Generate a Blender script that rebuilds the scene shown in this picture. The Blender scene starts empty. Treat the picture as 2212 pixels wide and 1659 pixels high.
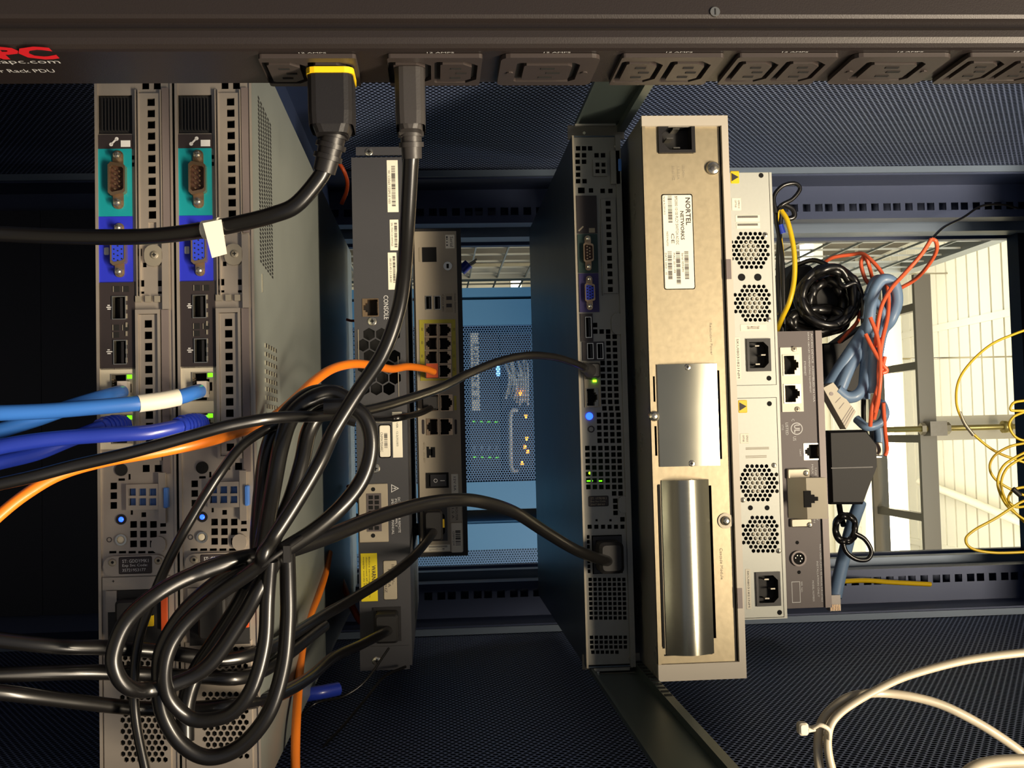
import bpy, math, random
from mathutils import Vector, Matrix
from mathutils.geometry import delaunay_2d_cdt
random.seed(7)
SC = bpy.context.scene
COL = SC.collection
PI = math.pi
# ------------------------------------------------------------------ camera
FPX, CX, CY, ZC = 2450.0, 1106.0, 829.5, 1.35
dv = Vector((940 - CX, 945 - CY, FPX)).normalized()          # world +Y (into the cabinet)
sv = 0.025
tv = -(sv * dv.x + dv.y) / dv.z
vv = Vector((sv, 1, tv)).normalized()                        # world +X  (picture down)
rv = vv.cross(dv).normalized()                               # world +Z  (picture right)
cam_d = bpy.data.cameras.new('camera')
cam = bpy.data.objects.new('camera', cam_d); COL.objects.link(cam)
R3 = Matrix(((vv.x, -vv.y, -vv.z), (dv.x, -dv.y, -dv.z), (rv.x, -rv.y, -rv.z)))
cam.matrix_world = Matrix.Translation((0, 0, ZC)) @ R3.to_4x4()
cam_d.sensor_width = 36.0; cam_d.lens = 36.0 * FPX / 2212.0
cam_d.clip_start = 0.02; cam_d.clip_end = 100
SC.camera = cam
# ------------------------------------------------------------------ world, lights, exposure
w = bpy.data.worlds.new('world'); SC.world = w; w.use_nodes = True
w.node_tree.nodes['Background'].inputs[0].default_value = (0.75, 0.82, 1.0, 1)
w.node_tree.nodes['Background'].inputs[1].default_value = 0.22
SC.view_settings.view_transform = 'Standard'; SC.view_settings.look = 'None'
SC.view_settings.exposure = 0.0; SC.view_settings.gamma = 1.0; SC.view_settings.use_curve_mapping = False
def area(name, loc, target, sx, sy, power, color):
    l = bpy.data.lights.new(name, 'AREA'); l.shape = 'RECTANGLE'; l.size = sx; l.size_y = sy
    l.energy = power; l.color = color
    o = bpy.data.objects.new(name, l); COL.objects.link(o); o.location = loc
    o.rotation_euler = (Vector(target) - Vector(loc)).to_track_quat('-Z', 'Y').to_euler()
    return o
area('rear_aisle_light', (0.50, -0.75, 2.75), (0.0, 0.9, 1.45), 1.2, 0.20, 98, (1.0, 0.84, 0.62))
area('rear_aisle_light', (1.3, -0.7, 2.6), (0.0, 0.8, 1.3), 0.8, 0.20, 22, (1.0, 0.86, 0.68))
area('front_aisle_light', (0.2, 2.25, 3.3), (0.1, 2.7, 1.2), 1.2, 0.25, 28, (0.85, 0.93, 1.0))
area('ceiling_wash_light', (-0.3, 5.0, 3.0), (-0.2, 5.6, 3.95), 3.0, 0.8, 60, (1.0, 0.95, 0.80))
area('far_room_light', (0.0, 6.5, 3.2), (0.0, 9.0, 2.6), 3.0, 0.8, 55, (1.0, 0.97, 0.88))
area('cage_side_light', (-2.2, 3.5, 3.0), (-0.6, 3.2, 2.0), 1.5, 0.5, 16, (1.0, 0.97, 0.88))
# ------------------------------------------------------------------ projection helpers
def ray(px, py):
    c = Vector(((px - CX) / FPX, (py - CY) / FPX, 1.0))
    return Vector((c.dot(vv), c.dot(dv), c.dot(rv)))
def P(px, py, Y):
    r = ray(px, py); r = r * (Y / r.y); return Vector((r.x, Y, r.z + ZC))
def PX(px, py, X):
    r = ray(px, py); r = r * (X / r.x); return Vector((X, r.y, r.z + ZC))
def RX(Y, x0, y0, x1, y1):      # picture rectangle on the plane Y -> (X0, X1, Z0, Z1)
    c = P((x0 + x1) / 2, (y0 + y1) / 2, Y); s = Y / FPX * 1.0
    return (c.x - (y1 - y0) / 2 * s, c.x + (y1 - y0) / 2 * s, c.z - (x1 - x0) / 2 * s, c.z + (x1 - x0) / 2 * s)
# ------------------------------------------------------------------ materials
def lin(c):
    return tuple(((v / 255) / 12.92 if v / 255 <= .04045 else ((v / 255 + .055) / 1.055) ** 2.4) for v in c) + (1,)
def mat(name, rgb, rough=.5, metal=0.0, noise=0.0, nscale=60, bump=0.0, emit=None, es=0, stretch=None, trans=0, coat=0):
    m = bpy.data.materials.new(name); m.use_nodes = True
    nt = m.node_tree; b = nt.nodes['Principled BSDF']; c = lin(rgb)
    b.inputs['Base Color'].default_value = c; b.inputs['Roughness'].default_value = rough
    b.inputs['Metallic'].default_value = metal
    if coat: b.inputs['Coat Weight'].default_value = coat; b.inputs['Coat Roughness'].default_value = .15
    if trans: b.inputs['Transmission Weight'].default_value = trans
    if noise or bump:
        tc = nt.nodes.new('ShaderNodeTexCoord'); mp = nt.nodes.new('ShaderNodeMapping')
        if stretch: mp.inputs['Scale'].default_value = stretch
        n = nt.nodes.new('ShaderNodeTexNoise'); n.inputs['Scale'].default_value = nscale; n.inputs['Detail'].default_value = 5
        nt.links.new(tc.outputs['Object'], mp.inputs['Vector']); nt.links.new(mp.outputs['Vector'], n.inputs['Vector'])
        if noise:
            r = nt.nodes.new('ShaderNodeMapRange'); r.inputs['To Min'].default_value = 1 - noise; r.inputs['To Max'].default_value = 1 + noise
            mx = nt.nodes.new('ShaderNodeVectorMath'); mx.operation = 'SCALE'; mx.inputs[0].default_value = c[:3]
            nt.links.new(n.outputs['Fac'], r.inputs['Value']); nt.links.new(r.outputs[0], mx.inputs['Scale'])
            nt.links.new(mx.outputs[0], b.inputs['Base Color'])
            r2 = nt.nodes.new('ShaderNodeMapRange'); r2.inputs['To Min'].default_value = max(0, rough * (1 - noise)); r2.inputs['To Max'].default_value = min(1, rough * (1 + noise))
            nt.links.new(n.outputs['Fac'], r2.inputs['Value']); nt.links.new(r2.outputs[0], b.inputs['Roughness'])
        if bump:
            bp = nt.nodes.new('ShaderNodeBump'); bp.inputs['Strength'].default_value = bump; bp.inputs['Distance'].default_value = .001
            nt.links.new(n.outputs['Fac'], bp.inputs['Height']); nt.links.new(bp.outputs[0], b.inputs['Normal'])
    if emit:
        b.inputs['Emission Color'].default_value = lin(emit); b.inputs['Emission Strength'].default_value = es
    return m
def hexmesh(name, rgb, ax, ay, a, rad, see_through=False, metal=.3, rough=.45):
    """perforated sheet: staggered round holes of pitch a, in-plane axes ax, ay"""
    m = bpy.data.materials.new(name); m.use_nodes = True; nt = m.node_tree; N = nt.nodes; L = nt.links
    b = N['Principled BSDF']; b.inputs['Base Color'].default_value = lin(rgb); b.inputs['Metallic'].default_value = metal; b.inputs['Roughness'].default_value = rough
    g = N.new('ShaderNodeNewGeometry'); s = N.new('ShaderNodeSeparateXYZ'); L.new(g.outputs['Position'], s.inputs[0])
    def M(op, *ins):
        n = N.new('ShaderNodeMath'); n.operation = op
        for i, v in enumerate(ins):
            if isinstance(v, (int, float)): n.inputs[i].default_value = v
            else: L.new(v, n.inputs[i])
        return n.outputs[0]
    u = M('DIVIDE', s.outputs[ax], a); v = M('DIVIDE', s.outputs[ay], a * 1.7320508)
    def lat(off):
        fu = M('SUBTRACT', M('FRACT', M('ADD', u, 100 + off)), .5); fv = M('MULTIPLY', M('SUBTRACT', M('FRACT', M('ADD', v, 100 + off)), .5), 1.7320508)
        return M('SQRT', M('ADD', M('MULTIPLY', fu, fu), M('MULTIPLY', fv, fv)))
    d = M('MINIMUM', lat(0.0), lat(0.5)); hole = M('LESS_THAN', d, rad)
    mix = N.new('ShaderNodeMixShader'); L.new(hole, mix.inputs[0]); L.new(b.outputs[0], mix.inputs[1])
    if see_through: t = N.new('ShaderNodeBsdfTransparent')
    else:
        t = N.new('ShaderNodeBsdfDiffuse'); t.inputs[0].default_value = (.004, .005, .008, 1)  # closed holes painted near-black, in place of the darkness behind the sheet
    L.new(t.outputs[0], mix.inputs[2]); L.new(mix.outputs[0], N['Material Output'].inputs['Surface'])
    return m
M = {}
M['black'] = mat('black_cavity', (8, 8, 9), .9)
M['plastic'] = mat('black_plastic', (26, 24, 25), .42, bump=.05, nscale=900)
M['plastic_d'] = mat('matt_black_plastic', (20, 19, 20), .6)
M['rubber'] = mat('black_cord_jacket', (15, 14, 14), .33, coat=.25)
M['grey_rubber'] = mat('charcoal_plug', (52, 49, 48), .45, bump=.05, nscale=900)
M['pdu'] = mat('strip_paint', (40, 34, 33), .42, .2, bump=.08, nscale=1500)
M['pdu_block'] = mat('outlet_block_plastic', (54, 47, 45), .45)
M['galv'] = mat('galvanised_steel', (158, 150, 134), .42, .55, noise=.10, nscale=90, bump=.03)
M['galv_srv'] = mat('zinc_face_plate', (168, 158, 146), .38, .6, noise=.07, nscale=120)
M['galv_mid'] = mat('dull_zinc_plate', (140, 138, 130), .42, .5, noise=.08, nscale=120)
M['lid'] = mat('server_lid_steel', (150, 156, 150), .40, .55, noise=.06, nscale=40, bump=.02)
M['dsteel'] = mat('dark_sheet_steel', (88, 98, 108), .36, .75, noise=.08, nscale=25)
M['galv_n'] = mat('bright_galvanised', (186, 172, 142), .40, .65, noise=.10, nscale=220, bump=.05)
M['cream'] = mat('cream_cover_paint', (188, 180, 166), .5)
M['brush'] = mat('brushed_blank_plate', (158, 156, 142), .20, .9, noise=.10, nscale=60, stretch=(30, 30, 1.0))
M['smear'] = mat('polished_blank_plate', (164, 162, 146), .24, .9, noise=.25, nscale=9)
M['chrome'] = mat('bright_screw_metal', (205, 198, 180), .22, .95)
M['brass'] = mat('warm_connector_metal', (190, 160, 125), .25, .9)
M['white_unit'] = mat('light_grey_powder_coat', (188, 190, 182), .48, .25, noise=.04, nscale=300)
M['beige'] = mat('warm_grey_paint', (158, 148, 130), .55, bump=.04, nscale=1200)
M['beige_l'] = mat('light_beige_plastic', (196, 188, 168), .5)
M['dark_sw'] = mat('charcoal_paint', (56, 56, 60), .5, bump=.05, nscale=1200)
M['brown'] = mat('dark_taupe_paint', (88, 80, 80), .5, .1, bump=.04, nscale=1000)
M['brown_e'] = mat('taupe_edge', (112, 102, 100), .42, .2)
M['teal'] = mat('teal_port_field', (0, 132, 140), .5)
M['blue'] = mat('blue_port_field', (28, 40, 176), .5)
M['purple'] = mat('violet_port_field', (46, 36, 92), .5)
M['green_d'] = mat('dark_green_port_field', (26, 54, 48), .5)
M['dkpanel'] = mat('dark_port_field', (40, 33, 34), .5)
M['vga'] = mat('blue_connector_insert', (40, 60, 190), .4)
M['serial'] = mat('brown_connector_insert', (70, 48, 38), .5)
M['white'] = mat('white_label_stock', (232, 226, 208), .5)
M['ink'] = mat('dark_print', (44, 38, 40), .6)
M['ink_l'] = mat('grey_print', (150, 140, 120), .6)
M['ink_w'] = mat('pale_print', (205, 205, 205), .6)
M['red'] = mat('red_print', (215, 30, 40), .5)
M['yellow'] = mat('yellow_plastic', (235, 196, 20), .45)
M['ylabel'] = mat('yellow_label_stock', (225, 205, 20), .5)
M['ylines'] = mat('yellow_port_frame', (168, 158, 40), .5)
M['orange'] = mat('orange_cable_jacket', (242, 128, 30), .42, coat=.2)
M['orange_d'] = mat('dark_orange_jacket', (190, 74, 26), .45)
M['redc'] = mat('red_cable_jacket', (238, 106, 66), .4, coat=.2)
M['bluec'] = mat('light_blue_cable_jacket', (52, 112, 196), .38, coat=.3)
M['blued'] = mat('royal_blue_cable_jacket', (34, 56, 165), .34, coat=.3)
M['bluegrey'] = mat('slate_blue_cable_jacket', (112, 138, 170), .45, coat=.1)
M['ycable'] = mat('yellow_fibre_jacket', (226, 188, 20), .4, coat=.2)
M['wcable'] = mat('grey_white_cable_jacket', (168, 158, 138), .4, coat=.2)
M['clear'] = mat('clear_plug_plastic', (200, 190, 180), .2, 0, coat=.5)
M['post'] = mat('navy_post_paint', (40, 52, 82), .42, .3)
M['postd'] = mat('dark_navy_paint', (22, 26, 40), .5, .2)
M['frameg'] = mat('slate_frame_paint', (92, 106, 124), .42, .3)
M['bluedoor'] = mat('blue_door_paint', (56, 116, 162), .5)
M['cage'] = mat('cage_wire_paint', (170, 172, 160), .4, .4)
M['cream_w'] = mat('cream_wall_paint', (236, 230, 206), .8, noise=.02, nscale=2)
M['deck'] = mat('cream_roof_deck', (228, 224, 204), .75)
M['floor'] = mat('raised_floor_tile', (120, 118, 112), .6, noise=.06, nscale=8)
M['ladder'] = mat('grey_tray_paint', (148, 142, 126), .5, .2)
M['dim_grey'] = mat('dim_backdrop_grey', (104, 98, 88), .8)  # dimness of the far roof put into a grey colour
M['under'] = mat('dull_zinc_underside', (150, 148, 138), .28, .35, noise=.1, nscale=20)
M['rod'] = mat('yellow_zinc_rod', (192, 176, 108), .35, .7)
M['led_b'] = mat('blue_light', (20, 60, 255), .3, emit=(25, 60, 255), es=7)
M['led_c'] = mat('pale_blue_light', (120, 200, 255), .3, emit=(90, 170, 255), es=6)
M['led_g'] = mat('green_light', (100, 255, 20), .3, emit=(100, 255, 10), es=2.2)
M['led_gs'] = mat('small_green_light', (100, 255, 20), .3, emit=(140, 255, 30), es=4)
M['led_a'] = mat('amber_light', (255, 130, 20), .3, emit=(255, 140, 30), es=6)
M['tube'] = mat('lit_tube', (255, 250, 235), .3, emit=(255, 250, 232), es=7)
M['handle_b'] = mat('blue_latch_plastic', (70, 120, 200), .4)
M['mesh_side'] = hexmesh('perforated_side_sheet', (112, 126, 164), 'Z', 'Y', .0056, .38, metal=.15, rough=.5)
M['mesh_door'] = hexmesh('perforated_blue_door_sheet', (62, 104, 150), 'Z', 'X', .0068, .36, True, .1)
M['slide'] = mat('zinc_slide_rail', (92, 104, 100), .38, .7, noise=.12, nscale=12)
# ------------------------------------------------------------------ mesh builder
class MB:
    def __init__(s, *mats): s.v = []; s.f = []; s.m = []; s.mats = [M[k] for k in mats]; s.sm = []
    def add(s, vs, fs, mi=0, smooth=False):
        n = len(s.v); s.v += [tuple(v) for v in vs]
        for f in fs: s.f.append([n + i for i in f]); s.m.append(mi); s.sm.append(smooth)
    def box(s, x0, x1, y0, y1, z0, z1, mi=0):
        s.add([(x, y, z) for x in (x0, x1) for y in (y0, y1) for z in (z0, z1)],
              [(0, 1, 3, 2), (4, 6, 7, 5), (0, 4, 5, 1), (2, 3, 7, 6), (0, 2, 6, 4), (1, 5, 7, 3)], mi)
    def rb(s, x0, x1, y0, y1, z0, z1, b, mi=0):      # chamfered box, extruded along Y with rounded plan and front chamfer
        pl = rpoly(x0, x1, z0, z1, b); pi_ = rpoly(x0 + b * .6, x1 - b * .6, z0 + b * .6, z1 - b * .6, b * .7); n = len(pl)
        vs = [(p[0], y0, p[1]) for p in pi_] + [(p[0], y0 + b * .6, p[1]) for p in pl] + [(p[0], y1, p[1]) for p in pl]
        fs = [list(range(n))] + [[k * n + i, k * n + n + i, k * n + n + (i + 1) % n, k * n + (i + 1) % n] for k in (0, 1) for i in range(n)] + [list(range(3 * n - 1, 2 * n - 1, -1))]
        s.add(vs, fs, mi)
    def prism(s, poly, y0, y1, mi=0):
        n = len(poly); s.add([(p[0], y0, p[1]) for p in poly] + [(p[0], y1, p[1]) for p in poly],
              [list(range(n)), list(range(2 * n - 1, n - 1, -1))] + [(i, n + i, n + (i + 1) % n, (i + 1) % n) for i in range(n)], mi)
    def prismax(s, poly, fn, a0, a1, mi=0, smooth=False):       # poly 2D mapped by fn(u, v, a)
        n = len(poly); s.add([fn(p[0], p[1], a0) for p in poly] + [fn(p[0], p[1], a1) for p in poly],
              [list(range(n)), list(range(2 * n - 1, n - 1, -1))], mi)
        k = len(s.v) - 2 * n
        for i in range(n): s.f.append([k + i, k + n + i, k + n + (i + 1) % n, k + (i + 1) % n]); s.m.append(mi); s.sm.append(smooth)
    def cyl(s, c, r, h, axis='Y', n=20, mi=0, r2=None, smooth=True):   # from c, length h along axis
        r2 = r if r2 is None else r2; vs = []
        for k, rr in ((0, r), (1, r2)):
            for i in range(n):
                a = 2 * PI * i / n; u, q = rr * math.cos(a), rr * math.sin(a)
                o = {'Y': (u, h * k, q), 'X': (h * k, u, q), 'Z': (u, q, h * k)}[axis]
                vs.append((c[0] + o[0], c[1] + o[1], c[2] + o[2]))
        b = len(s.v); s.add(vs, [list(range(n)), list(range(2 * n - 1, n - 1, -1))], mi)
        for i in range(n): s.f.append([b + i, b + n + i, b + n + (i + 1) % n, b + (i + 1) % n]); s.m.append(mi); s.sm.append(smooth)
    def ring(s, c, r0, r1, h, n=24, mi=0):      # annulus facing -Y
        vs = []
        for rr, yy in ((r0, 0), (r1, 0), (r0, h), (r1, h)):
            for i in range(n):
                a = 2 * PI * i / n; vs.append((c[0] + rr * math.cos(a), c[1] + yy, c[2] + rr * math.sin(a)))
        fs = []
        for i in range(n):
            j = (i + 1) % n; fs += [(i, j, n + j, n + i), (n + i, n + j, 3 * n + j, 3 * n + i), (j, i, 2 * n + i, 2 * n + j)]
        s.add(vs, fs, mi)
    def dome(s, c, r, h, n=16, mi=0):           # low dome facing -Y
        for k in range(3):
            a0, a1 = PI / 2 * k / 3, PI / 2 * (k + 1) / 3
            vs = [(c[0] + r * math.cos(a) * math.cos(t), c[1] - h * math.sin(a), c[2] + r * math.cos(a) * math.sin(t)) for a in (a0, a1) for t in [2 * PI * i / n for i in range(n)]]
            s.add(vs, [(i, (i + 1) % n, n + (i + 1) % n, n + i) for i in range(n)], mi, True)
    def tube(s, pts, r, n=12, mi=0, sub=8, caps=True):
        path = spline(pts, sub); rs = r if callable(r) else (lambda t: r); N = len(path)
        up = Vector((0.13, 1, 0.21)); vs = []; prev = None
        for i, p in enumerate(path):
            t = (path[min(i + 1, N - 1)] - path[max(i - 1, 0)]).normalized()
            if prev is None: a = t.cross(up).normalized()
            else: a = (prev - t * prev.dot(t)).normalized()
            prev = a; b = t.cross(a); rr = rs(i / (N - 1))
            vs += [p + (a * math.cos(2 * PI * k / n) + b * math.sin(2 * PI * k / n)) * rr for k in range(n)]
        fs = [(i * n + k, i * n + (k + 1) % n, (i + 1) * n + (k + 1) % n, (i + 1) * n + k) for i in range(N - 1) for k in range(n)]
        s.add(vs, fs, mi, True)
        if caps: s.add([vs[k] for k in range(n)] + [vs[(N - 1) * n + k] for k in range(n)], [list(range(n)), list(range(2 * n - 1, n - 1, -1))], mi)
    def plate(s, x0, x1, z0, z1, y, t, holes, mi=0, wall=None):   # sheet facing -Y with cut-out holes
        outer = [(x0, z0), (x1, z0), (x1, z1), (x0, z1)]
        e = 5e-5; good = []
        for h in holes:
            if min(p[0] for p in h) > x0 + e and max(p[0] for p in h) < x1 - e and min(p[1] for p in h) > z0 + e and max(p[1] for p in h) < z1 - e: good.append(h)
        V = [Vector(p) for p in outer]; F = [list(range(4))]
        for h in good:
            k = len(V); V += [Vector(p) for p in h]; F.append(list(range(k, k + len(h))))
        ov, oe, of, _, _, orf = delaunay_2d_cdt(V, [], F, 1, 1e-7)
        keep = [f for f, o in zip(of, orf) if set(o) == {0}]
        s.add([(p[0], y, p[1]) for p in ov], keep, mi)
        for lp in [outer] + good:
            n = len(lp); s.add([(p[0], y, p[1]) for p in lp] + [(p[0], y + t, p[1]) for p in lp], [(i, (i + 1) % n, n + (i + 1) % n, n + i) for i in range(n)], mi if wall is None else wall)
    def rep(s, n):
        return s
def rpoly(x0, x1, z0, z1, b):
    b = min(b, (x1 - x0) / 2.01, (z1 - z0) / 2.01); out = []
    for cx, cz, a0 in ((x1 - b, z1 - b, 0), (x0 + b, z1 - b, 90), (x0 + b, z0 + b, 180), (x1 - b, z0 + b, 270)):
        for k in range(4): a = math.radians(a0 + 30 * k); out.append((cx + b * math.cos(a), cz + b * math.sin(a)))
    return out
def circ(cx, cz, r, n=12, a0=0): return [(cx + r * math.cos(a0 + 2 * PI * i / n), cz + r * math.sin(a0 + 2 * PI * i / n)) for i in range(n)]
def spline(pts, sub=8):
    p = [Vector(q) for q in pts]
    if len(p) == 2: return [p[0].lerp(p[1], i / sub) for i in range(sub + 1)]
    p = [p[0] * 2 - p[1]] + p + [p[-1] * 2 - p[-2]]; out = []
    for i in range(1, len(p) - 2):
        for k in range(sub):
            t = k / sub; a, b, c, d = p[i - 1:i + 3]
            out.append(.5 * ((2 * b) + (c - a) * t + (2 * a - 5 * b + 4 * c - d) * t * t + (3 * b - a - 3 * c + d) * t ** 3))
    out.append(p[-2]); return out
ORG = {}
def thing(name, label, cat, loc=(0, 0, 0), group=None):
    o = bpy.data.objects.new(name, None); COL.objects.link(o); o.location = loc; o.empty_display_size = .02
    o['label'] = label; o['category'] = cat
    if group: o['group'] = group
    ORG[o.name] = Vector(loc); return o
def link(name, mb, parent=None, label=None, kind=None, cat=None, group=None):
    org = ORG.get(parent.name, Vector((0, 0, 0))) if parent else None
    if org is None:
        n = len(mb.v); org = Vector((sum(v[0] for v in mb.v) / n, sum(v[1] for v in mb.v) / n, sum(v[2] for v in mb.v) / n))
    me = bpy.data.meshes.new(name); me.from_pydata([(v[0] - org.x, v[1] - org.y, v[2] - org.z) for v in mb.v], [], mb.f)
    for m in mb.mats: me.materials.append(m)
    me.polygons.foreach_set('material_index', mb.m); me.polygons.foreach_set('use_smooth', mb.sm)
    me.update()
    o = bpy.data.objects.new(name, me); COL.objects.link(o)
    if parent: o.parent = parent
    else: o.location = org
    ORG[o.name] = org
    for k, v in (('label', label), ('kind', kind), ('category', cat), ('group', group)):
        if v: o[k] = v
    return o
def copy_tree(o, parent=None):
    c = o.copy(); COL.objects.link(c); ORG[c.name] = ORG.get(o.name, Vector())
    if parent: c.parent = parent
    for ch in list(o.children): copy_tree(ch, c)
    return c
_tc = {}
def glyphs(s, bold=0):
    if (s, bold) in _tc: return _tc[(s, bold)]
    cu = bpy.data.curves.new('t', 'FONT'); cu.body = s; cu.size = 1; cu.offset = bold; cu.resolution_u = 2
    ob = bpy.data.objects.new('t', cu); COL.objects.link(ob); dg = bpy.context.evaluated_depsgraph_get()
    me = ob.evaluated_get(dg).to_mesh(); vs = [(v.co.x, v.co.y) for v in me.vertices]; fs = [list(p.vertices) for p in me.polygons]
    ob.evaluated_get(dg).to_mesh_clear(); bpy.data.objects.remove(ob); bpy.data.curves.remove(cu)
    _tc[(s, bold)] = (vs, fs); return vs, fs
def text(mb, s, fn, w, h, mi=0, bold=0):      # glyphs fitted into w x h, mapped by fn(tx, ty)
    vs, fs = glyphs(s, bold)
    if not vs: return
    x0 = min(v[0] for v in vs); x1 = max(v[0] for v in vs); y0 = min(v[1] for v in vs); y1 = max(v[1] for v in vs)
    mb.add([fn((v[0] - x0) / (x1 - x0) * w, (v[1] - y0) / (y1 - y0 or 1) * h) for v in vs], fs, mi)
def ftext(mb, Y, s, x0, y0, x1, y1, mi=0, bold=0):   # text on a face at depth Y, reading down the picture
    X0, X1, Z0, Z1 = RX(Y, x0, y0, x1, y1)
    text(mb, s, lambda a, b: (X0 + a, Y, Z0 + b), X1 - X0, Z1 - Z0, mi, bold)
def bars(mb, Y, x0, y0, x1, y1, mi=0, n=22, dens=.55):      # barcode: bars stacked down the picture
    X0, X1, Z0, Z1 = RX(Y, x0, y0, x1, y1); rnd = random.Random(int(x0 * 7 + y0)); st = (X1 - X0) / n
    for i in range(n):
        wd = st * rnd.choice((.35, .55, .8)); xa = X0 + i * st
        mb.add([(xa, Y, Z0), (xa + wd, Y, Z0), (xa + wd, Y, Z1), (xa, Y, Z1)], [(0, 1, 2, 3)], mi)
def fbox(mb, Y, x0, y0, x1, y1, ya, yb, mi=0):
    X0, X1, Z0, Z1 = RX(Y, x0, y0, x1, y1); mb.box(X0, X1, Y + ya, Y + yb, Z0, Z1, mi)
def frb(mb, Y, x0, y0, x1, y1, ya, yb, bpx, mi=0):
    X0, X1, Z0, Z1 = RX(Y, x0, y0, x1, y1); mb.rb(X0, X1, Y + ya, Y + yb, Z0, Z1, bpx * Y / FPX, mi)
def hole(Y, x0, y0, x1, y1):
    X0, X1, Z0, Z1 = RX(Y, x0, y0, x1, y1); return [(X0, Z0), (X1, Z0), (X1, Z1), (X0, Z1)]
def win(Y, *rects): return [hole(Y, r[0] + 1.2, r[1] + 1.2, r[2] - 1.2, r[3] - 1.2) for r in rects]
def fplate(mb, Y, x0, y0, x1, y1, ya, t, holes, mi=0):
    X0, X1, Z0, Z1 = RX(Y, x0, y0, x1, y1); mb.plate(X0, X1, Z0, Z1, Y + ya, t, holes, mi)
def sq(Y, cx, cy, s, s2=None): s2 = s2 or s; return hole(Y, cx - s / 2, cy - s2 / 2, cx + s / 2, cy + s2 / 2)
def hexh(Y, cx, cy, rpx, a0=0):
    c = P(cx, cy, Y); return circ(c.x, c.z, rpx * Y / FPX, 6, a0)
def flabel(parent, Y, x0, y0, x1, y1, lines, name='paper_label', label=None, m='white', r=3, proud=.0004, ink='ink'):
    """printed sticker: lines = list of ('t', text, x0,y0,x1,y1) or ('b', x0,y0,x1,y1[,n])"""
    mb = MB(m, ink); frb(mb, Y, x0, y0, x1, y1, -proud, 0, r)
    for l in lines:
        if l[0] == 'T':
            a_, b_, c_, d_ = RX(Y, *l[2:6]); text(mb, l[1], lambda u, v: (b_ - v, Y - proud - .0001, c_ + u), d_ - c_, b_ - a_, 1)
        elif l[0] == 't': ftext(mb, Y - proud - .0001, l[1], *l[2:6], mi=1, bold=(.02 if len(l) > 6 else 0))
        else: bars(mb, Y - proud - .0001, *l[1:5], mi=1, n=(l[5] if len(l) > 5 else 22))
    return link(name, mb, parent, label)
def screw(parent, Y, cx, cy, rpx, m='chrome', name='screw', slot=True, hgt=.0012):
    mb = MB(m, 'black'); c = P(cx, cy, Y); r = rpx * Y / FPX
    mb.cyl((c.x, Y - hgt * .5, c.z), r, hgt * .5, n=18); mb.dome((c.x, Y - hgt * .5, c.z), r, hgt * .5, 18)
    if slot:
        a = .5 * r; yy = Y - hgt - .00015
        mb.box(c.x - a, c.x + a, yy, yy + .0003, c.z - r * .12, c.z + r * .12, 1); mb.box(c.x - r * .12, c.x + r * .12, yy, yy + .0003, c.z - a, c.z + a, 1)
    return link(name, mb, parent)
def rj45(parent, Y, x0, y0, x1, y1, m='brass', name='network_port', side=1, frame=2.0, deep=.010, label=None):
    """socket with a stepped mouth; side=+1: clip notch towards picture right"""
    mb = MB(m, 'black', 'brass'); X0, X1, Z0, Z1 = RX(Y, x0, y0, x1, y1); f = frame * Y / FPX; w = X1 - X0; h = Z1 - Z0
    a, b, c, d = X0 + f, X1 - f, Z0 + f, Z1 - f; k = (d - c) * .28; n1 = (b - a) * .22; n2 = (b - a) * .34
    if side > 0: pl = [(a, c), (b, c), (b, d - k), (b - n1, d - k), (b - n1, d - k / 2), (b - n2, d - k / 2), (b - n2, d), (a + n2, d), (a + n2, d - k / 2), (a + n1, d - k / 2), (a + n1, d - k), (a, d - k)]
    else: pl = [(a, d), (a, c + k), (a + n1, c + k), (a + n1, c + k / 2), (a + n2, c + k / 2), (a + n2, c), (b - n2, c), (b - n2, c + k / 2), (b - n1, c + k / 2), (b - n1, c + k), (b, c + k), (b, d)]
    mb.plate(X0, X1, Z0, Z1, Y - .0006, deep, [pl], 0, 0)
    mb.box(a - f * .5, b + f * .5, Y + deep - .0012, Y + deep, c, d, 1)
    zz = c if side > 0 else d - .0008
    for i in range(8):
        xa = a + (b - a) * (.16 + .09 * i); mb.box(xa, xa + (b - a) * .035, Y + .001, Y + deep * .6, zz, zz + .0008, 2)
    return link(name, mb, parent, label)
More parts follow.
